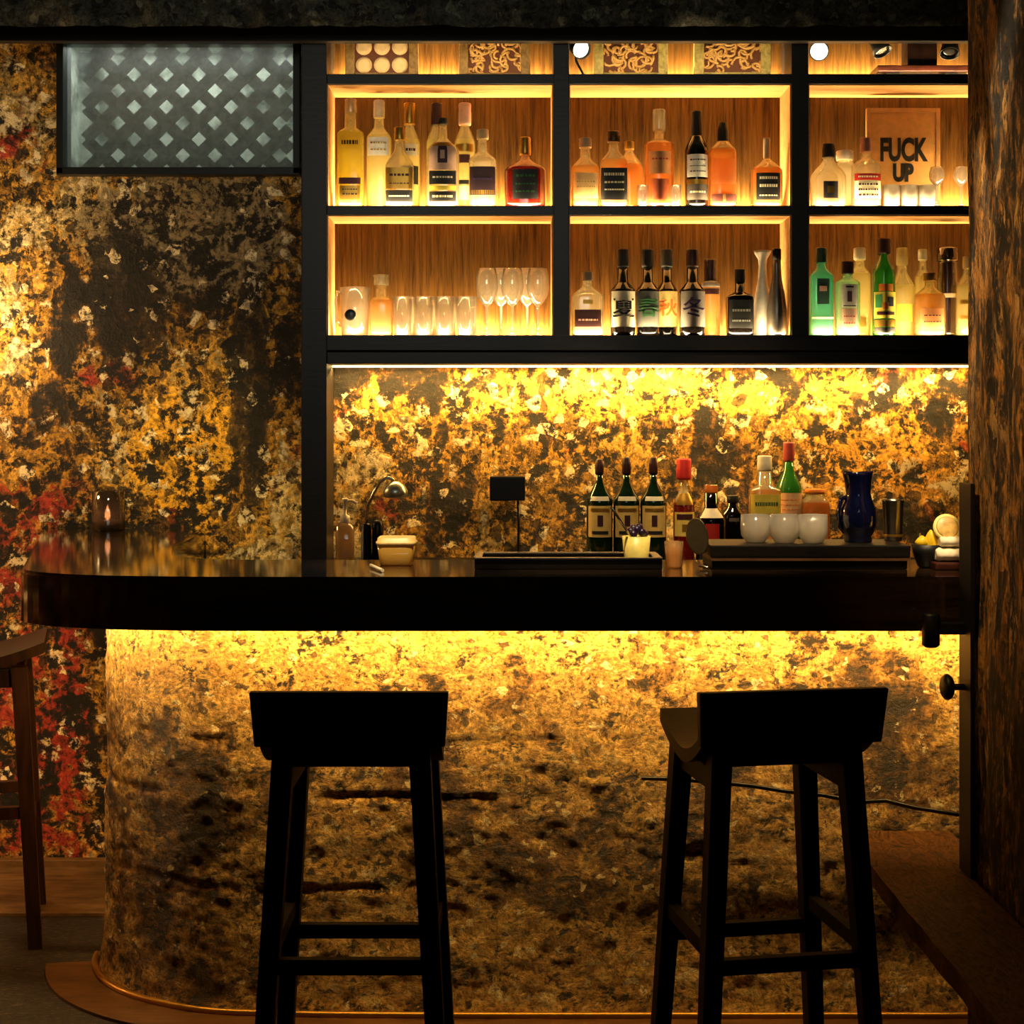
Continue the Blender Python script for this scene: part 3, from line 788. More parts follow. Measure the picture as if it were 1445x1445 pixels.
# lower shelf, right bay
bottle('bottle', 'tall teal bottle at the left end of right lower shelf', 1159, 33, 350, YF, zL, G_TEAL, 392, 378, 14, (370, 16, M('teal cap', '1c4a3c', .4)), 4, .8,
       [(394, 430, .5, M('slate green paper', '2e5048', .7), [(.2, .8, .5, .7, PINK)]), (448, 451, .9, WHITE)], group=G5)
bottle('bottle', 'pale green bottle with white and pink label, front of right lower shelf', 1196, 34, 369, 4.845, zL, G_MINT, 400, 392, 14, (386, 17, MARO), 3, .8,
       [(402, 435, .62, WHITE, [(.35, .65, .25, .7, M('mauve ink', '6a4a50', .7)), (.1, .9, .05, .1, INK), (.25, .75, .85, .92, INK)]), (436, 468, .62, PINK, txtlines([(.3, .4, 2), (.6, .7, 2)], REDP))], group=G5)
bottle('bottle', 'pale yellow bottle standing behind the pink labelled green bottle', 1213, 30, 350, YK, zL, G_PALE, 390, 376, 15, (366, 17, CREAM), 2.5, 1, [(448, 462, .4, GOLD)], group=G5)
bottle('bottle', 'tall green bottle with bright yellow and orange label on the right lower shelf', 1247, 32, 337, 4.845, zL, G_GREEN, 388, 362, 13, (358, 19, MARO), 2, 1,
       [(402, 412, .6, ORAN), (413, 450, .92, YEL, [(.05, .3, .4, .9, M('leaf green paper', '3a8a50', .6)), (.55, .85, .45, .8, M('ink blue paper', '1a2430', .6)), (.1, .9, .12, .25, MARO), (.35, .6, .35, .6, ORAN)]), (452, 462, .9, GOLD), (463, 471, .9, INK)], group=G5)
bottle('bottle', 'rounded pale straw bottle right behind the green yellow labelled bottle', 1273, 36, 350, YK, zL, G_PALE, 410, 384, 14, (374, 17, G_PALE), 2, .9, [(430, 455, .6, YEL)], group=G5)
bottle('bottle', 'round shouldered amber flask bottle on the right lower shelf', 1312, 43, 385, YF, zL, G_LAMB, 420, 404, 14, (396, 18, M('gilt cap', '8a6a30', .4, .6)), 2.4, .72,
       [(436, 465, .75, M('peach paper', 'd88a50', .7), txtlines([(.3, .4, 3), (.6, .7, 2)], MARO))], group=G5)
bottle('decanter', 'dark cut crystal decanter behind the amber flask bottle', 1337, 29, 350, 4.916, zL, glass_mat('smoky crystal', '5a4038', .4, .2), 405, 372, 26, (368, 30, glass_mat('smoky crystal', '5a4038', .4, .2)), 2, 1, [(415, 421, .9, CREAM)], cat='decanter', capname='stopper')
bottle('bottle', 'slender pale bottle just left of the dark crystal decanter', 1302, 22, 352, 4.925, zL, G_PALE, 395, 380, 11, (366, 13, CREAM), 2, 1, group=G5)
bottle('bottle', 'pale golden bottle at the right end against the rough wall, lower shelf', 1366, 34, 362, 4.86, zL, G_PALE, 408, 386, 13, (378, 15, CORK), 2, 1, [(424, 430, .8, GOLD), (446, 451, .8, GOLD)], group=G5)

# steel bottles
def steel_bottle(cx, w, top, Y, label, flared):
    s = F / Y; t = thing('steel_bottle', label, 'bottle', (PX(cx, Y), Y, zL), group='steel bottles'); H = PZ(top, Y) - zL; R = w / 2 / s
    pr = [(0, R * .95), (.006, R), (H * .30, R), (H * .48, R * .82), (H * .66, R * .50), (H * .82, R * .42)] + ([(H * .9, R * .48), (H * .97, R * .86), (H, R * .95)] if flared else [(H * .88, R * .42)])
    bm = B(); add_lathe(bm, pr, (0, 0), 28); obj('body', bm, M('pale brushed steel', 'e0d8c8', .42, .55) if flared else M('smoky steel', '8a8074', .3, .75), t)
    if not flared:
        bm = B(); add_lathe(bm, [(H * .87, R * .46), (H * .99, R * .46), (H, R * .40)], (0, 0), 20); obj('cap', bm, DSTEEL, t)
steel_bottle(1076, 26, 354, 4.886, 'bright steel bottle with flared mouth on the centre lower shelf', True)
steel_bottle(1096, 28, 351, 4.84, 'dark steel bottle with cap right of the flared steel bottle', False)

# ------------------------------------------------------------------ GLASSWARE
def lathe_glass(bm, outer, th, c=(0, 0), seg=24):
    """open vessel: outer profile from bottom to rim, then back down inside"""
    inner = [(z + (th if i == 0 else 0), max(r - th, .0005)) for i, (z, r) in enumerate(outer)]
    prof = [(outer[0][0], .0005)] + list(outer) + list(reversed(inner)) + [(inner[0][0], .0005)]
    add_loft(bm, [(z, max(r, .0005), max(r, .0005), 2) for z, r in prof], c, (False, False), 0, True, seg)
def tumbler(label, cx, w, top, Y, zb, group, name='tumbler', mat=None, bulge=0, cat='glass'):
    s = F / Y; R = w / 2 / s; H = PZ(top, Y) - zb
    bm = B()
    if bulge: pr = [(0, R * .62), (.006, R * .74), (H * .25, R * .96), (H * .5, R), (H, R * .97)]
    else: pr = [(0, R * .86), (.004, R * .90), (H * .5, R * .95), (H, R)]
    lathe_glass(bm, pr, .0035, seg=40)
    if not bulge:
        for v in bm.verts:
            a = math.atan2(v.co.y, v.co.x); r_ = math.hypot(v.co.x, v.co.y)
            if r_ > R * .8 and .004 < v.co.z < H * .8: v.co.x *= 1 - .05 * (math.cos(a * 10) > 0); v.co.y *= 1 - .05 * (math.cos(a * 10) > 0)
    o = obj(name, bm, mat or G_GLASS); o.location = (PX(cx, Y), Y, zb); tag(o, label, cat, group); return o
gt = 'tumblers on the left lower shelf'
names = ['first', 'second', 'third', 'fourth']
for i in range(4):
    tumbler('clear tumbler, %s from left in the front row on left lower shelf' % names[i], 568 + i * 29.5, 27, 419, 4.845, zL, gt)
for i in range(4):
    tumbler('clear tumbler, %s from left in the back row on left lower shelf' % names[i], 575 + i * 28.5, 26, 419, 4.925, zL, gt)
def wine_glass(label, cx, w, top, bowl, Y, zb, group, stem=True):
    s = F / Y; R = w / 2 / s; H = PZ(top, Y) - zb; hb = PZ(bowl, Y) - zb
    t = thing('wine_glass', label, 'wine glass', (PX(cx, Y), Y, zb), group=group)
    bm = B(); d = H - hb
    lathe_glass(bm, [(hb, .006), (hb + d * .08, R * .45), (hb + d * .28, R * .86), (hb + d * .5, R), (hb + d * .75, R * .95), (H, R * .80)], .0022); obj('bowl', bm, G_GLASS, t)
    bm = B(); add_lathe(bm, [(.003, .010), (.012, .0042), (hb * .5, .0032), (hb - .002, .0045), (hb + .004, .008)], (0, 0), 12); obj('stem', bm, G_GLASS, t)
    bm = B(); add_lathe(bm, [(0, R * .62), (.002, R * .64), (.006, .010)], (0, 0), 20); obj('foot', bm, G_GLASS, t)
    return t
gw = 'wine glasses on the left lower shelf'
for i, (cx, Y) in enumerate(((687, 4.848), (707, 4.912), (723, 4.848), (744, 4.912), (759, 4.848))):
    wine_glass('large stemmed wine glass, %s from left, on the left lower shelf' % ['first', 'second', 'third', 'fourth', 'fifth'][i], cx, 32, 379, 432, Y, zL, gw)
for cx, l in ((1322, 'small stemmed glass just right of the framed poster'), (1356, 'small stemmed glass against the rough wall, right middle shelf')):
    wine_glass(l, cx, 22, 236, 262, 4.85, zM, 'stemmed glasses on the right middle shelf')
FROST = glass_mat('frosted bright glass', 'fffaf0', .3, .05, .75)
for i, cx in enumerate((1258, 1283, 1308)):
    tumbler('small frosted tumbler, %s of three before the framed poster' % ['left', 'middle', 'right'][i] , cx, 25, 262, 4.84, zM, 'frosted tumblers before the poster', mat=FROST)
for cx, l in ((907, 'small clear shot glass left of the fancy decanter'), (953, 'small clear shot glass right of the fancy decanter')):
    tumbler(l, cx, 17, 262, 4.83, zM, 'shot glasses by the decanter', name='shot_glass')
# pitcher and carafe
def pitcher():
    Y = 4.87; s = F / Y; t = thing('pitcher', 'clear glass pitcher with handle at the left end of lower shelf', 'pitcher', (PX(501, Y), Y, zL))
    H = PZ(406, Y) - zL; R = 20 / s; bm = B()
    lathe_glass(bm, [(0, R * .9), (.005, R * .95), (H * .5, R), (H, R * 1.06)], .003); obj('body', bm, G_GLASS, t)
    bm = B(); add_tube(bm, [(-R * .98, 0, H * .9), (-R * 1.25, 0, H * .93), (-R * 1.36, 0, H * .75), (-R * 1.30, 0, H * .35), (-R * .98, 0, H * .2)], .005, 8); obj('handle', bm, G_GLASS, t)
    bm = B(); r = bmesh.ops.create_uvsphere(bm, u_segments=12, v_segments=8, radius=.018)
    for v in r['verts']: v.co = Vector((v.co.x * 1.0 - .01, -R - .002 + v.co.y * .25, H * .42 + v.co.z))
    obj('emblem', bm, BLK, t, label='black blot on the side')
pitcher()
t = bottle('carafe', 'narrow necked amber carafe between the pitcher and the tumblers', 538, 33, 388, 4.86, zL, G_LAMB, 426, 418, 17, (402, 22, G_CLEAR), 3, .9, cat='carafe', capr=-.15, capname='lip')

# ------------------------------------------------------------------ POSTER, TOP SHELF
def poster():
    Y = 4.944; x0, x1 = PX(1222, Y), PX(1326, Y); z1 = PZ(153, Y)
    w = x1 - x0; H = z1 - zM
    t = thing('framed_poster', 'framed orange poster with black slogan leaning on the right middle shelf', 'poster', ((x0 + x1) / 2, Y, zM))
    h = w / 2; f = .014
    bm = B()
    add_box(bm, -h, -h + f, -.008, .008, 0, H, .002); add_box(bm, h - f, h, -.008, .008, 0, H, .002)
    add_box(bm, -h + f, h - f, -.008, .008, 0, f, .002); add_box(bm, -h + f, h - f, -.008, .008, H - f, H, .002)
    obj('frame', bm, M('pale frame wood', 'd8a060', .5), t)
    bm = B(); add_box(bm, -h + f, h - f, .0, .005, f, H - f); obj('sheet', bm, M('warm cream poster paper', 'f0b060', .7), t)
    for body, sz, py, sq in (('FUCK', .088, 213, .66), ('UP', .066, 245, .8)):
        me = text_mesh(body, sz, off=.0035, extrude=.0006)
        for v in me.vertices:
            # chunky western style strokes
            v.co = Vector((v.co.x * sq, -.0016 - v.co.z, PZ(py, Y) - zM + v.co.y * 1.12))
        me.materials.append(INK); o = bpy.data.objects.new('lettering', me); COL.objects.link(o); o.parent = t
poster()

def relief(m1, cx, wpx, Y, seedv, label, kind, tilt=0):
    s = F / Y; w = wpx / s; H = w * 1.05
    t = thing('carved_panel', label, 'panel', (PX(cx, Y), Y, zTp), group='carved panels on the top shelf')
    f = w * .13; h = w / 2; bm = B()
    add_box(bm, -h, -h + f, -.012, .010, 0, H, .003); add_box(bm, h - f, h, -.012, .010, 0, H, .003)
    add_box(bm, -h + f, h - f, -.012, .010, 0, f, .003); add_box(bm, -h + f, h - f, -.012, .010, H - f, H, .003)
    obj('frame', bm, m1, t)
    rnd = random.Random(seedv)
    bm = B(); add_box(bm, -h + f, h - f, .0, .008, f, H - f)
    o = obj('ground', bm, M('dark panel ground', '5a2c14', .6), t)
    bm = B(); iw = w - 2 * f
    if kind == 'discs':
        n = 3; r_ = iw / n / 2 * .92
        for i in range(n):
            for k in range(3):
                add_lathe(bm, [(-.004, r_), (.0, r_ * .95), (.003, r_ * .6)], (0, 0), 20)
                for v in bm.verts[-60:]:
                    x, y, z = v.co; v.co = Vector((-h + f + iw * (i + .5) / n + x, -.003 - z, f + r_ + iw * k / n + y))
                bm.verts.ensure_lookup_table()
    else:
        for q in range(60):
            x = rnd.uniform(-h + f * 1.2, h - f * 1.2); z = rnd.uniform(f * 1.3, H - f * 1.3); a = rnd.uniform(0, 6.28); L = rnd.uniform(.015, .035)
            pts = []
            for k in range(7):
                aa = a + k * .55 * (1 if q % 2 else -1)
                pts.append((x, -.002, z)); x = max(-h + f, min(h - f, x + math.cos(aa) * L * .4)); z = max(f, min(H - f, z + math.sin(aa) * L * .4))
            add_tube(bm, pts, .0045, 6)
    obj('carving', bm, M('pale gilt carving', 'c89a58', .5, .2) if kind != 'discs' else CORK, t)
    # chevrons carved on the lower rail
    bm = B()
    for i in range(7):
        x = -h + w * (i + .5) / 7
        add_box(bm, x - w * .03, x + w * .03, -.015, -.011, f * .25, f * .75, .001)
    obj('rail_carving', bm, GOLD, t)
    return t
FR = wood('carved frame wood', '5a3c1a', '9a7a42', (20, 20, 20), .5)
FR2 = wood('greenish gilt frame', '6a6230', 'c8b068', (20, 20, 20), .5)
relief(FR, 539, 103, 4.93, 1, 'dark carved panel with rows of pale discs on the top shelf', 'discs')
relief(FR, 698, 100, 4.93, 2, 'carved scrollwork panel left of the first divider, top shelf', 'scroll')
relief(FR2, 890, 104, 4.93, 3, 'carved panel beside the little tilted spot lamp, top shelf', 'scroll')
relief(FR2, 1033, 108, 4.93, 4, 'gilded carved panel left of the second divider, top shelf', 'scroll')

def spot(label, cx, cy, Y, tiltx, tiltz, lit, stem_down):
    s = F / Y; t = thing('spot_lamp', label, 'lamp', (PX(cx, Y), Y, zTp), group='spot lamps on the top shelf')
    zc = PZ(cy, Y) - zTp; R = .031
    mt = Matrix.Translation((0, 0, zc)) @ Matrix.Rotation(tiltz, 4, 'Z') @ Matrix.Rotation(tiltx, 4, 'X')
    bm = B(); lathe_glass(bm, [(-.055, .015), (-.05, .022), (-.02, .027), (0, R)], .002)
    for v in bm.verts: v.co = mt @ v.co
    obj('shade', bm, BLKM, t)
    bm = B(); add_lathe(bm, [(-.012, R * .86), (-.009, R * .86), (-.006, R * .5)], (0, 0), 20)
    for v in bm.verts: v.co = mt @ v.co
    obj('lens', bm, LENSM if lit else M('dark lens', '201a14', .2), t)
    p = mt @ Vector((0, 0, -.05)); bm = B()
    if stem_down:
        add_tube(bm, [tuple(p), (p.x + .004, p.y + .01, p.z * .6), (.012, .035, .012), (.012, .035, .0)], .004, 8)
        add_lathe(bm, [(0, .025), (.006, .025), (.009, .010)], (.012, .030), 18); obj('stand', bm, BLKM, t)
    else:
        zz = 2.829 - zTp
        add_tube(bm, [tuple(p), (p.x, p.y + .01, p.z + .05), (p.x, p.y + .01, zz)], .005, 8); obj('stem', bm, BLKM, t)
spot('lit little spot lamp on a thin stand at left of the centre top compartment', 821, 70, 4.88, math.radians(115), math.radians(25), True, True)
spot('lit spot lamp shining outward at left of the right top compartment', 1156, 72, 4.88, math.radians(100), math.radians(-10), True, False)
spot('dark spot lamp angled down, left of the wooden block', 1246, 74, 4.88, math.radians(150), math.radians(50), False, False)
spot('dark spot lamp angled down, right of the wooden block', 1340, 76, 4.88, math.radians(155), math.radians(-20), False, False)
t = thing('display_stand', 'low red brown platform on small feet on the right top shelf', 'stand', (PX(1297, 4.88), 4.88, zTp))
RB = wood('dark red brown wood', '200c08', '4a2014', (6, 20, 20), .35)
bm = B(); add_box(bm, -.142, .142, -.055, .055, .012, .032, .003); obj('platform', bm, RB, t)
for sx in (-1, 1):
    bm = B(); add_box(bm, sx * .09 - .02, sx * .09 + .02, -.04, .04, 0, .012, .002); obj('foot', bm, BLK, t)
bm = B(); add_box(bm, -.046, .046, -.04, .04, 0, .17, .003)
o = obj('wooden_block', bm, wood('dark block wood', '120806', '2e140c', (20, 20, 5), .4)); o.location = (PX(1297, 4.88), 4.88, zTp + .032)
tag(o, 'tall dark wooden block standing on the low platform', 'box')

# ------------------------------------------------------------------ WORK COUNTER ITEMS (against the back wall)
YC = 4.78
gj = 'bottles on the work counter'
pour = M('dark pourer', '3a1a14', .4)
for cx, top, l in ((846, 648, 'green bottle with cream label and pourer, left of the matching three'), (884, 645, 'green bottle with cream label and pourer, middle of the matching three'), (922, 645, 'green bottle with cream label and pourer, right of the matching three')):
    bottle('bottle', l, cx, 37, top, YC, ZW, G_DGREEN, 710, 680, 11, (668, 13, pour), 2, 1,
           [(700, 706, .7, CREAM), (713, 757, .85, M('aged cream paper', 'e0bc68', .7), [(.38, .62, .35, .7, MARO), (.1, .9, .82, .92, GOLD), (.15, .85, .1, .2, INK)])], group=gj, capr=.3, capname='pourer')
bottle('bottle', 'gold labelled bottle with bright red cap on the work counter', 965, 30, 647, YC, ZW, G_RED, 716, 690, 11, (676, 21, M('red cap', 'd8342c', .4)), 2, 1,
       [(722, 756, .88, M('golden label paper', 'e8c860', .7), [(.1, .9, .7, .92, MARO), (.35, .65, .2, .5, GOLD)]), (696, 712, .8, GOLD)], group=gj)
bottle('bottle', 'round bottle with amber neck, cream collar and red seal on the work counter', 1003, 42, 684, YC - .1, ZW, G_DARK, 735, 716, 19, (694, 20, G_AMB), 2, 1,
       [(717, 730, .8, CREAM), (738, 766, .45, REDP)], group=gj)
bottle('bottle', 'dark squat bottle behind the glasses, left of the yellow label', 1034, 34, 699, YC, ZW, G_DARK, 728, 714, 15, (708, 17, BLKP), 2.4, .9, [(730, 735, .4, M('grey foil', '8a8078', .4, .6))], group=gj)
bottle('bottle', 'square yellow labelled bottle behind the clear glasses', 1079, 44, 643, YC, ZW, G_LAMB, 692, 684, 20, (664, 21, CREAM), 3.5, .8,
       [(697, 742, .94, YEL, txtlines([(.62, .8, 5)], GREENI) + [(.1, .9, .2, .4, GOLD)])], group=gj)
bottle('bottle', 'green wine bottle with red capsule and cream label on the work counter', 1113, 36, 624, YC + .07, ZW, G_GREEN, 692, 662, 14, (650, 16, M('rosy capsule', 'b0463a', .4)), 2, 1,
       [(695, 730, .94, M('peach cream paper', 'e8b880', .7), txtlines([(.7, .76, 2), (.5, .56, 3), (.3, .36, 2)], ORAN))], group=gj)
bottle('bottle', 'blurred orange glass bottle behind the blue jug', 1150, 40, 690, 4.86, ZW, G_AMB, 712, 700, 26, (696, 28, ORAN), 3, .8, group=gj)
# soap dispenser
Yd = 4.74; t = thing('soap_dispenser', 'clear pump soap dispenser beside the tap at the cabinet post', 'dispenser', (PX(487, Yd), Yd, ZW)); s = F / Yd
H = PZ(703, Yd) - ZW; hb = PZ(737, Yd) - ZW; R = 13 / s
bm = B(); add_loft(bm, [(0, R * .9, R * .8, 3), (.004, R, R * .9, 3), (hb * .9, R, R * .9, 3), (hb, R * .55, R * .5, 2)], (0, 0)); obj('body', bm, glass_mat('cloudy soap glass', 'c8b08a', .45, .06), t)
bm = B(); add_lathe(bm, [(hb - .001, R * .55), (hb + .02, R * .5), (hb + .024, .005), (H - .012, .005), (H - .011, .010), (H - .003, .010), (H, .008)], (0, 0), 16)
add_tube(bm, [(0, 0, H - .008), (.022, 0, H - .008), (.036, 0, H - .016)], .005, 8); obj('pump', bm, M('pale pump plastic', 'e0cfae', .4), t)
# tap
Yt = 4.72; s = F / Yt
t = thing('tap', 'curved gooseneck tap with round head beside the soap dispenser', 'tap', (PX(517, Yt), Yt, ZW))
def lp(px, py): return (PX(px, Yt) - PX(517, Yt), 0, PZ(py, Yt) - ZW)
bm = B(); add_tube(bm, [lp(517, 745), lp(517, 730), lp(520, 712), lp(527, 695), lp(536, 681), lp(545, 674), lp(552, 675), lp(557, 682)], .0055, 10); obj('neck', bm, METAL, t)
bm = B(); zt_ = lp(558, 679)[2]; add_lathe(bm, [(zt_ - .050, .028), (zt_ - .046, .036), (zt_ - .030, .038), (zt_ - .012, .028), (zt_, .010)], (lp(558, 0)[0], 0), 20); obj('head', bm, M('pale steel', 'c8ccb8', .3, .8), t)
bm = B(); add_lathe(bm, [(0, .022), (.01, .022), (.014, .016), (PZ(742, Yt) - ZW, .015), (PZ(738, Yt) - ZW, .008)], (0, 0), 16)
add_lathe(bm, [(0, .018), (PZ(740, Yt) - ZW, .017), (PZ(734, Yt) - ZW, .010)], (.034, .0), 16); obj('valve_body', bm, DSTEEL, t)
# socket box on the wall
bm = B(); add_box(bm, PX(691, 4.96), PX(741, 4.96), 4.925, 4.998, PZ(706, 4.96), PZ(672, 4.96), .004)
sb = obj('junction_box', bm, BLK); tag(sb, 'black box mounted on the flaking wall above the metal tray', 'box')
bm = B(); add_tube(bm, [(PX(731, 4.97), 4.975, PZ(704, 4.97)), (PX(732, 4.97), 4.98, PZ(740, 4.97)), (PX(731, 4.97), 4.975, PZ(790, 4.97)), (PX(731, 4.97), 4.97, ZW + .002)], .004, 8); obj('wire', bm, BLK, sb)

# ------------------------------------------------------------------ FRONT COUNTER ITEMS
def on(px, Y): return (PX(px, Y), Y, ZT)
# plastic tub
t = thing('plastic_tub', 'yellowish lidded plastic tub on the counter beside the tap', 'tub', on(560, 3.70))
s = F / 3.70; H = PZ(757, 3.70) - ZT
bm = B(); add_loft(bm, [(0, .037, .034, 6), (.003, .039, .036, 6), (H - .016, .0455, .042, 6)], (0, 0), seg=32); obj('body', bm, glass_mat('yellow tub plastic', 'e0b050', .15, .05, .4), t)
bm = B(); add_loft(bm, [(H - .018, .047, .044, 6), (H - .011, .048, .045, 6), (H - .010, .045, .042, 6), (H - .002, .044, .041, 6), (H, .041, .038, 6)], (0, 0), seg=32); obj('lid', bm, M('tub lid plastic', 'f0c878', .4), t)
bm = B(); add_tube(bm, [(PX(522, 3.6), 3.62, ZT + .005), (PX(540, 3.5), 3.50, ZT + .004)], .004, 8)
tag(obj('wooden_stick', bm, CREAM), 'short pale stick lying on the counter before the yellow tub', 'stick')
# metal tray
x0, x1 = PX(672, 3.575), PX(932, 3.575); cxm = (x0 + x1) / 2; hw = (x1 - x0) / 2
t = thing('metal_tray', 'long shallow metal tray on the counter before the cream labelled bottles', 'tray', (cxm, 3.65, ZT))
bm = B(); add_box(bm, -hw + .01, hw - .01, -.07, .07, 0, .005, .001)
for a in ((-hw, hw, -.078, -.070), (-hw, hw, .070, .078)): add_box(bm, a[0], a[1], a[2], a[3], 0, .024, .002)
for sx in (-1, 1): add_box(bm, sx * hw - .004, sx * hw + .004, -.078, .078, 0, .024, .002)
obj('pan', bm, M('dull dark tray metal', '3a342c', .35, .9), t)
bm = B(); add_box(bm, -hw - .004, hw + .004, -.084, -.066, .023, .027, .001); add_box(bm, -hw - .004, hw + .004, .066, .084, .023, .027, .001)
add_box(bm, -hw - .004, -hw + .014, -.066, .066, .023, .027, .001); add_box(bm, hw - .014, hw + .004, -.066, .066, .023, .027, .001)
obj('rim', bm, METAL, t, label='bright rim')
# wooden glass tray (two boards)
x0, x1 = PX(1003, 3.56), PX(1285, 3.56); cxm = (x0 + x1) / 2; hw = (x1 - x0) / 2
t = thing('serving_board', 'thick dark wooden serving board holding glasses and a blue jug', 'board', (cxm, 3.66, ZT))
ZS = ZT + .056
bm = B(); add_box(bm, -hw, hw, -.10, .10, .028, .0554, .003); obj('upper_board', bm, BLACKW, t)
bm = B(); add_box(bm, -hw, hw, -.098, .098, .020, .0285); obj('brown_layer', bm, wood('brown middle board', '3a2210', '6b4420', (3, 20, 20)), t)
bm = B(); add_box(bm, -hw + .004, hw - .004, -.09, .09, 0, .0205, .003); obj('lower_board', bm, BLACKW, t)
for i, cx in enumerate((1066, 1107, 1147)):
    tumbler('clear rounded glass, %s of three on the dark serving board' % ['left', 'middle', 'right'][i], cx, 42, 726, 3.64 + (.02 if i == 0 else 0), ZS, 'glasses on the serving board', name='rounded_glass', bulge=1, mat=glass_mat('frosty drinking glass', 'fffaee', .42, .14, .75))
# blue jug
Yj = 3.66; s = F / Yj; t = thing('jug', 'dark blue glazed jug with handle on the serving board', 'jug', (PX(1211, Yj), Yj, ZS)); H = PZ(667, Yj) - ZS; R = 26 / s
bm = B(); lathe_glass(bm, [(0, R * .72), (.004, R * .76), (H * .08, R * .70), (H * .16, R * .88), (H * .32, R * 1.0), (H * .48, R * .95), (H * .62, R * .74), (H * .70, R * .66), (H * .86, R * .66), (H * .95, R * .72), (H, R * .76)], .004, seg=28)
for v in bm.verts:
    if v.co.z > H * .8: v.co.x *= 1.06; v.co.x += -.004 * (v.co.z / H - .8) * 5 * (1 if v.co.x < 0 else 0); v.co.z += .006 * abs(v.co.x / R) * ((v.co.z / H - .8) * 5)
obj('body', bm, G_BLUE, t)
bm = B(); add_tube(bm, [(-R * .55, 0, H * .66), (-R * .95, -.004, H * .62), (-R * 1.12, -.004, H * .42), (-R * 1.0, -.004, H * .22), (-R * .75, 0, H * .14)], .0055, 10); obj('handle', bm, G_BLUE, t)
# shaker tin
Yk_ = 3.70; s = F / Yk_; t = thing('shaker_tin', 'tall steel shaker tin right of the blue jug', 'shaker', (PX(1260, Yk_), Yk_, ZS)); H = PZ(705, Yk_) - ZS
bm = B(); lathe_glass(bm, [(0, 12 / s), (.004, 12.5 / s), (H - .004, 15 / s), (H - .002, 15.6 / s), (H, 15.4 / s)], .0015, seg=28); obj('cup', bm, METAL, t)
bm = B(); add_lathe(bm, [(H * .10, 13.2 / s + .0004), (H * .13, 13.2 / s + .0012), (H * .16, 13.4 / s + .0004)], (0, 0), 24, caps=(False, False)); obj('band', bm, BRASS, t)
# lemons
Yl = 3.62; s = F / Yl
t = thing('small_bowl', 'small dark bowl of lemon at the right end of the counter', 'bowl', (PX(1308, Yl), Yl, ZT))
zb_ = PZ(768, Yl) - ZT
bm = B(); lathe_glass(bm, [(0, .018), (.004, .022), (zb_ * .6, .031), (zb_, .036)], .003); obj('bowl', bm, BLKM, t)
LEM = M('lemon peel', 'e8c21c', .45, 0, .2); PULP = M('lemon pulp', 'd8b060', .4, 0, .4)
bm = B()
for i in range(2):
    r = bmesh.ops.create_uvsphere(bm, u_segments=18, v_segments=10, radius=.021)
    for v in r['verts']:
        k = v.co.z / .021
        v.co = Vector((v.co.x * .8 * (1 - .55 * max(0, k)) + (-.012 if i == 0 else .008), v.co.y * .7 - .004, (zb_ + .006 + v.co.z * (.7 if i == 0 else 1.35)) if True else 0))
for f in bm.faces: f.smooth = True
o = obj('lemon_wedge', bm, LEM); o.location = (PX(1308, Yl), Yl, ZT); tag(o, 'pointed yellow lemon wedge lying in the small dark bowl', 'lemon')
gtw = 'white towels'
for i, (px0, px1, py, rpx, l) in enumerate(((1318, 1392, 782, 10, 'white rolled towel at the bottom of the pair, right end of counter'), (1324, 1392, 765, 8, 'white rolled towel on top, under the halved lemon'))):
    Y = 3.60; s = F / Y; r_ = rpx / s; bm = B()
    zc = ZT + (.016 + (10 / s) if i == 0 else .016 + 20 / s + 8 / s)
    n = 14; rows = []
    for k in range(n + 1):
        x = PX(px0, Y) + (PX(px1, Y) - PX(px0, Y)) * k / n
        rr = r_ * (.75 if k in (0, n) else 1) * (1 + .06 * math.sin(k * 2.1 + i))
        rows.append([bm.verts.new((x, Y + (rr * 1.9) * math.cos(2 * PI * q / 16), zc + rr * math.sin(2 * PI * q / 16))) for q in range(16)])
    for a, c in zip(rows, rows[1:]):
        for q in range(16):
            f = bm.faces.new((a[q], a[(q + 1) % 16], c[(q + 1) % 16], c[q])); f.smooth = True
    bm.faces.new(rows[0]); bm.faces.new(rows[-1])
    tag(obj('towel', bm, M('white towelling', 'e8dcc0', .9, 0, .2)), l, 'towel', gtw)
bm = B(); add_box(bm, PX(1312, 3.6), PX(1392, 3.6), 3.55, 3.66, ZT, ZT + .016, .004)
tag(obj('wooden_board', bm, RB), 'small dark red board under the white towels', 'board')
Yh = 3.60; s = F / Yh; zc = PZ(744, Yh); xc = PX(1337, Yh)
t = thing('halved_lemon', 'halved lemon showing its cut face on top of the towels', 'lemon', (xc, Yh, zc - .028))
mt = Matrix.Translation((0, 0, .028)) @ Matrix.Rotation(math.radians(68), 4, 'X')
bm = B(); r_ = 20 / s
add_lathe(bm, [(-.030, .004), (-.028, .014), (-.02, r_ * .75), (-.008, r_ * .97), (0, r_), (.001, r_ * .80)], (0, 0), 24)
for v in bm.verts: v.co = mt @ v.co
obj('rind', bm, M('pale lemon rind', 'f0dc80', .5), t)
bm = B(); add_lathe(bm, [(.001, r_ * .80), (.0025, r_ * .72), (.0015, .002)], (0, 0), 24)
for v in bm.verts: v.co = mt @ v.co
obj('pulp', bm, PULP, t)
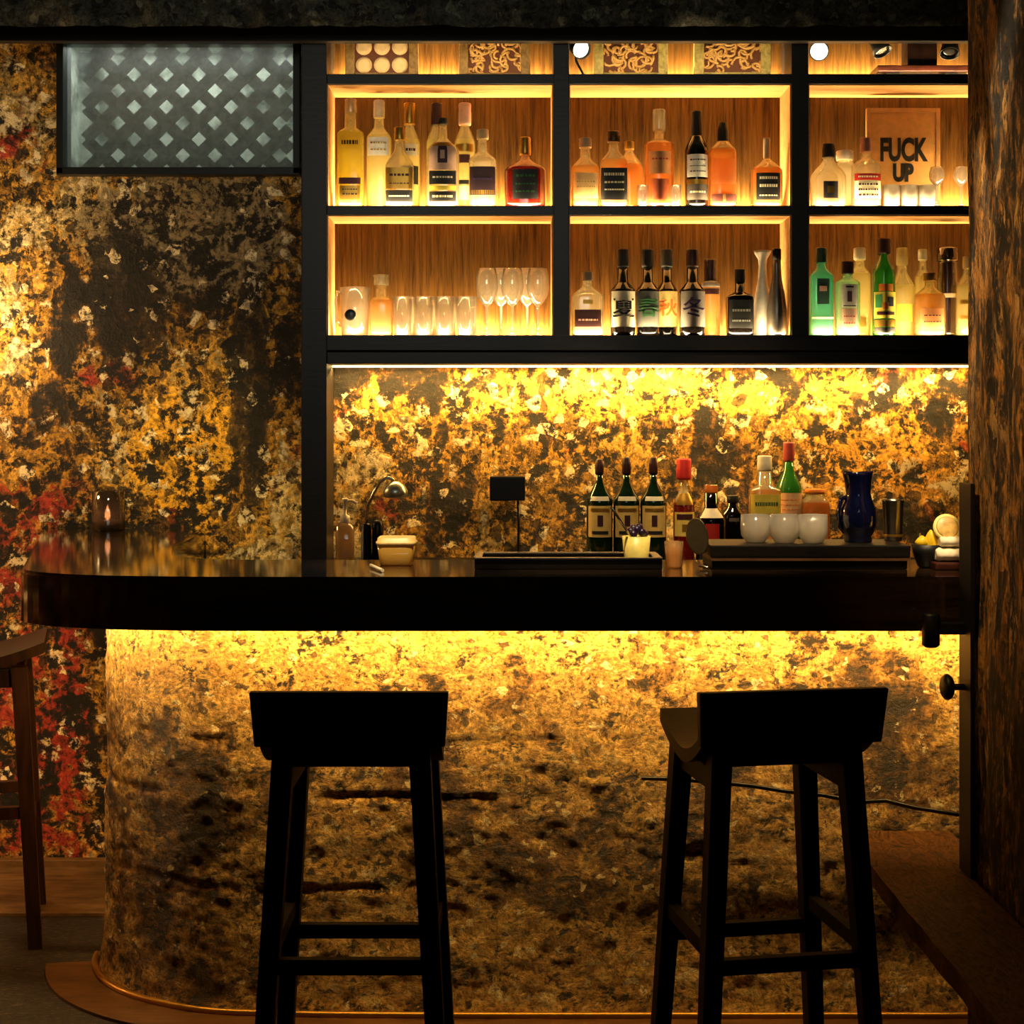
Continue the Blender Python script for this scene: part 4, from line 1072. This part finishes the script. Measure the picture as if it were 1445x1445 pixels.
# oval strainer leaning on board
t = thing('strainer', 'oval steel strainer standing against the left end of the serving board', 'strainer', on(984, 3.60)); s = F / 3.60
bm = B(); add_loft(bm, [(-.006, .012, .020, 2), (-.004, .021, .034, 2), (0, .026, .043, 2), (.003, .024, .041, 2)], (0, 0), seg=28)
mt = Matrix.Translation((0, 0, PZ(757, 3.6) - ZT)) @ Matrix.Rotation(math.radians(82), 4, 'X') @ Matrix.Rotation(math.radians(8), 4, 'Z')
for v in bm.verts: v.co = mt @ v.co
obj('bowl', bm, M('bronze steel', '6a5838', .3, .9), t)
bm = B(); add_tube(bm, [(0, .0, .016), (.004, -.01, .006), (.02, -.04, .004)], .0035, 8); obj('handle', bm, METAL, t)
# garnish jar with bar spoon, amber cup
tumbler('small amber cup on the counter between tray and strainer', 951, 27, 764, 3.62, ZT, None, name='cup', mat=G_LAMB, cat='cup')
t = thing('garnish_pot', 'small yellow pot of dark garnish at the right end of the metal tray', 'pot', (PX(898, 3.67), 3.67, ZT + .0058)); s = F / 3.67
bm = B(); H = PZ(757, 3.67) - ZT - .005
lathe_glass(bm, [(0, 16 / s), (.005, 17 / s), (H, 20 / s)], .003); obj('pot', bm, M('pale yellow glaze', 'e8d470', .4), t)
bm = B()
for k in range(9):
    a = k * 2.4; rr = .006 + .0025 * k ** .8
    r = bmesh.ops.create_icosphere(bm, subdivisions=2, radius=.010)
    for v in r['verts']: v.co += Vector((math.cos(a) * rr, math.sin(a) * rr, H + .004 + .002 * (8 - k)))
for f in bm.faces: f.smooth = True
go = obj('garnish', bm, M('dark purple fruit', '241030', .3), t); go['kind'] = 'stuff'; go['label'] = 'dark purple fruit'
bm = B(); add_tube(bm, [(PX(863, 3.60), 3.60, PZ(716, 3.60)), (PX(880, 3.63), 3.63, PZ(742, 3.63)), (PX(898, 3.665), 3.665, PZ(768, 3.665))], [.0035, .003, .003], 8)
tag(obj('bar_spoon', bm, METAL), 'thin steel bar spoon leaning in the yellow garnish pot', 'spoon')
# candle at the wall end of the counter
Yn = 4.90; t = thing('candle_holder', 'dark glass candle holder glowing on the counter by the back wall', 'candle', (PX(153, Yn), Yn, ZT)); s = F / Yn; H = PZ(693, Yn) - ZT; R = 23 / s
bm = B(); lathe_glass(bm, [(0, R * .96), (.004, R), (H * .4, R), (H, R * .98)], .003, seg=28); obj('glass', bm, glass_mat('smoked candle glass', '7a6658', .72, .12, .6, .05, 1.2, .2), t)
bm = B(); add_lathe(bm, [(.008, R * .7), (.030, R * .7), (.031, R * .2)], (0, 0), 20); obj('wax', bm, CREAM, t)
bm = B(); add_lathe(bm, [(.033, .003), (.042, .009), (.056, .008), (.078, .001)], (0, -R * .2), 12); obj('flame', bm, FLAME, t)

# ------------------------------------------------------------------ LIGHT
def area(loc, rot, sx, sy, e, c, spread=PI):
    L = bpy.data.lights.new('area light', 'AREA'); L.shape = 'RECTANGLE'; L.size = sx; L.size_y = sy; L.energy = e; L.color = c; L.spread = spread
    o = bpy.data.objects.new('area_light', L); COL.objects.link(o); o.location = loc; o.rotation_euler = rot; return o
def aim(o, target):
    d = Vector(target) - o.location; o.rotation_euler = d.to_track_quat('-Z', 'Y').to_euler()
WARM = (1.0, .56, .15); WARM2 = (1.0, .74, .36)
# under the counter, close to the plaster
o = area((.27, 3.665, ZB - .010), (0, 0, 0), 1.98, .02, 17.5, WARM); o.rotation_euler = (math.radians(58), 0, 0)
for (x, y, nx, ny) in ((-.90, 3.775, -.45, -.9), (-1.07, 3.93, -.85, -.5), (-1.16, 4.14, -1, -.1)):
    o = area((x, y, ZB - .010), (0, 0, 0), .26, .02, 1.9, WARM)
    o.rotation_euler = (math.radians(50), 0, math.atan2(ny, nx) + PI / 2)
# under the shelf cabinet
o = area((.45, 4.94, Z_LOW[0] - .010), (math.radians(12), 0, 0), 2.05, .02, 26, WARM)
# inside the compartments: strip at the back of every shelf plus a faint fill added behind the front lip for the labels
for z, e in ((Z_TOP[1], 34), (Z_MID[1], 48), (Z_LOW[1], 48)):
    for xa, xb in bays:
        w = xb - xa
        area(((xa + xb) / 2, YB - .024, z + .010), (PI - math.radians(30), 0, 0), w - .02, .012, e * w / .7 * .35, WARM2)
        area(((xa + xb) / 2, YS + .012, z + .004), (PI - math.radians(30), 0, 0), w - .02, .010, e * w / .7 * (.035 if z > 2.3 else .085), WARM2)
def lamp(name, kind, loc, e, c, r, tgt=None, ang=30, blend=1):
    L = bpy.data.lights.new(name, kind); L.energy = e; L.color = c; L.shadow_soft_size = r
    if kind == 'SPOT': L.spot_size = math.radians(ang); L.spot_blend = blend
    o = bpy.data.objects.new(name, L); COL.objects.link(o); o.location = loc
    if tgt: aim(o, tgt)
    return o
# warm wall lamp beyond the left edge
lamp('wall_lamp_light', 'POINT', (-1.82, 4.80, 1.74), 22, (1, .62, .26), .06)
lamp('low_fill_light', 'POINT', (-1.95, 4.30, .62), 20, (1, .58, .22), .06)  # unseen fill added for the left floor and the bar's left rim
# unseen spots added as fill: end wall, counter items, work counter, right wall, bench
lamp('wall_fill_spot', 'SPOT', (-1.0, 3.85, 2.86), 170, (1, .66, .22), .04, (-1.02, 5.0, 1.20), 24)
for x in (-.28, .14, .52, .90):
    lamp('counter_fill_spot', 'SPOT', (x, 2.75, 2.86), 210, (1, .76, .44), .03, (x + .02, 3.68, 1.13), 15, .6)
for x in (.15, .62):
    lamp('work_fill_spot', 'SPOT', (x, 4.15, 2.86), 90, (1, .72, .38), .03, (x + .1, 4.74, 1.10), 26, .9)
lamp('side_fill_spot', 'SPOT', (.10, 2.55, 2.86), 120, (1, .62, .25), .05, (1.0, 3.25, 1.55), 32, 1)
# cool daylight in the window shaft
o = area((-1.065, 5.17, 2.680), (0, 0, 0), .7, .15, 3.2, (.95, 1, .96))
# faint unseen fill added near the camera for header and upper wall
o = area((-.2, .4, 2.6), (0, 0, 0), 1.6, 1.0, 3.6, (.95, .95, .8), math.radians(60)); aim(o, (-.9, 5, 2.8))

W = bpy.data.worlds.new('World'); SC.world = W; W.use_nodes = True
W.node_tree.nodes['Background'].inputs[0].default_value = (.01, .009, .007, 1); W.node_tree.nodes['Background'].inputs[1].default_value = .3

cam = bpy.data.cameras.new('Camera'); cam.sensor_width = 36; cam.lens = F / 1445 * 36; cam.shift_y = -(722.5 - HY) / 1445
co = bpy.data.objects.new('Camera', cam); COL.objects.link(co); co.location = (0, 0, EYE); co.rotation_euler = (PI / 2, 0, 0)
SC.camera = co
SC.view_settings.view_transform = 'Standard'; SC.view_settings.look = 'None'; SC.view_settings.exposure = 0; SC.view_settings.gamma = 1
SC.view_settings.use_curve_mapping = False
SC.cycles.max_bounces = 10; SC.cycles.transparent_max_bounces = 16; SC.cycles.use_denoising = True; SC.cycles.sample_clamp_indirect = 4
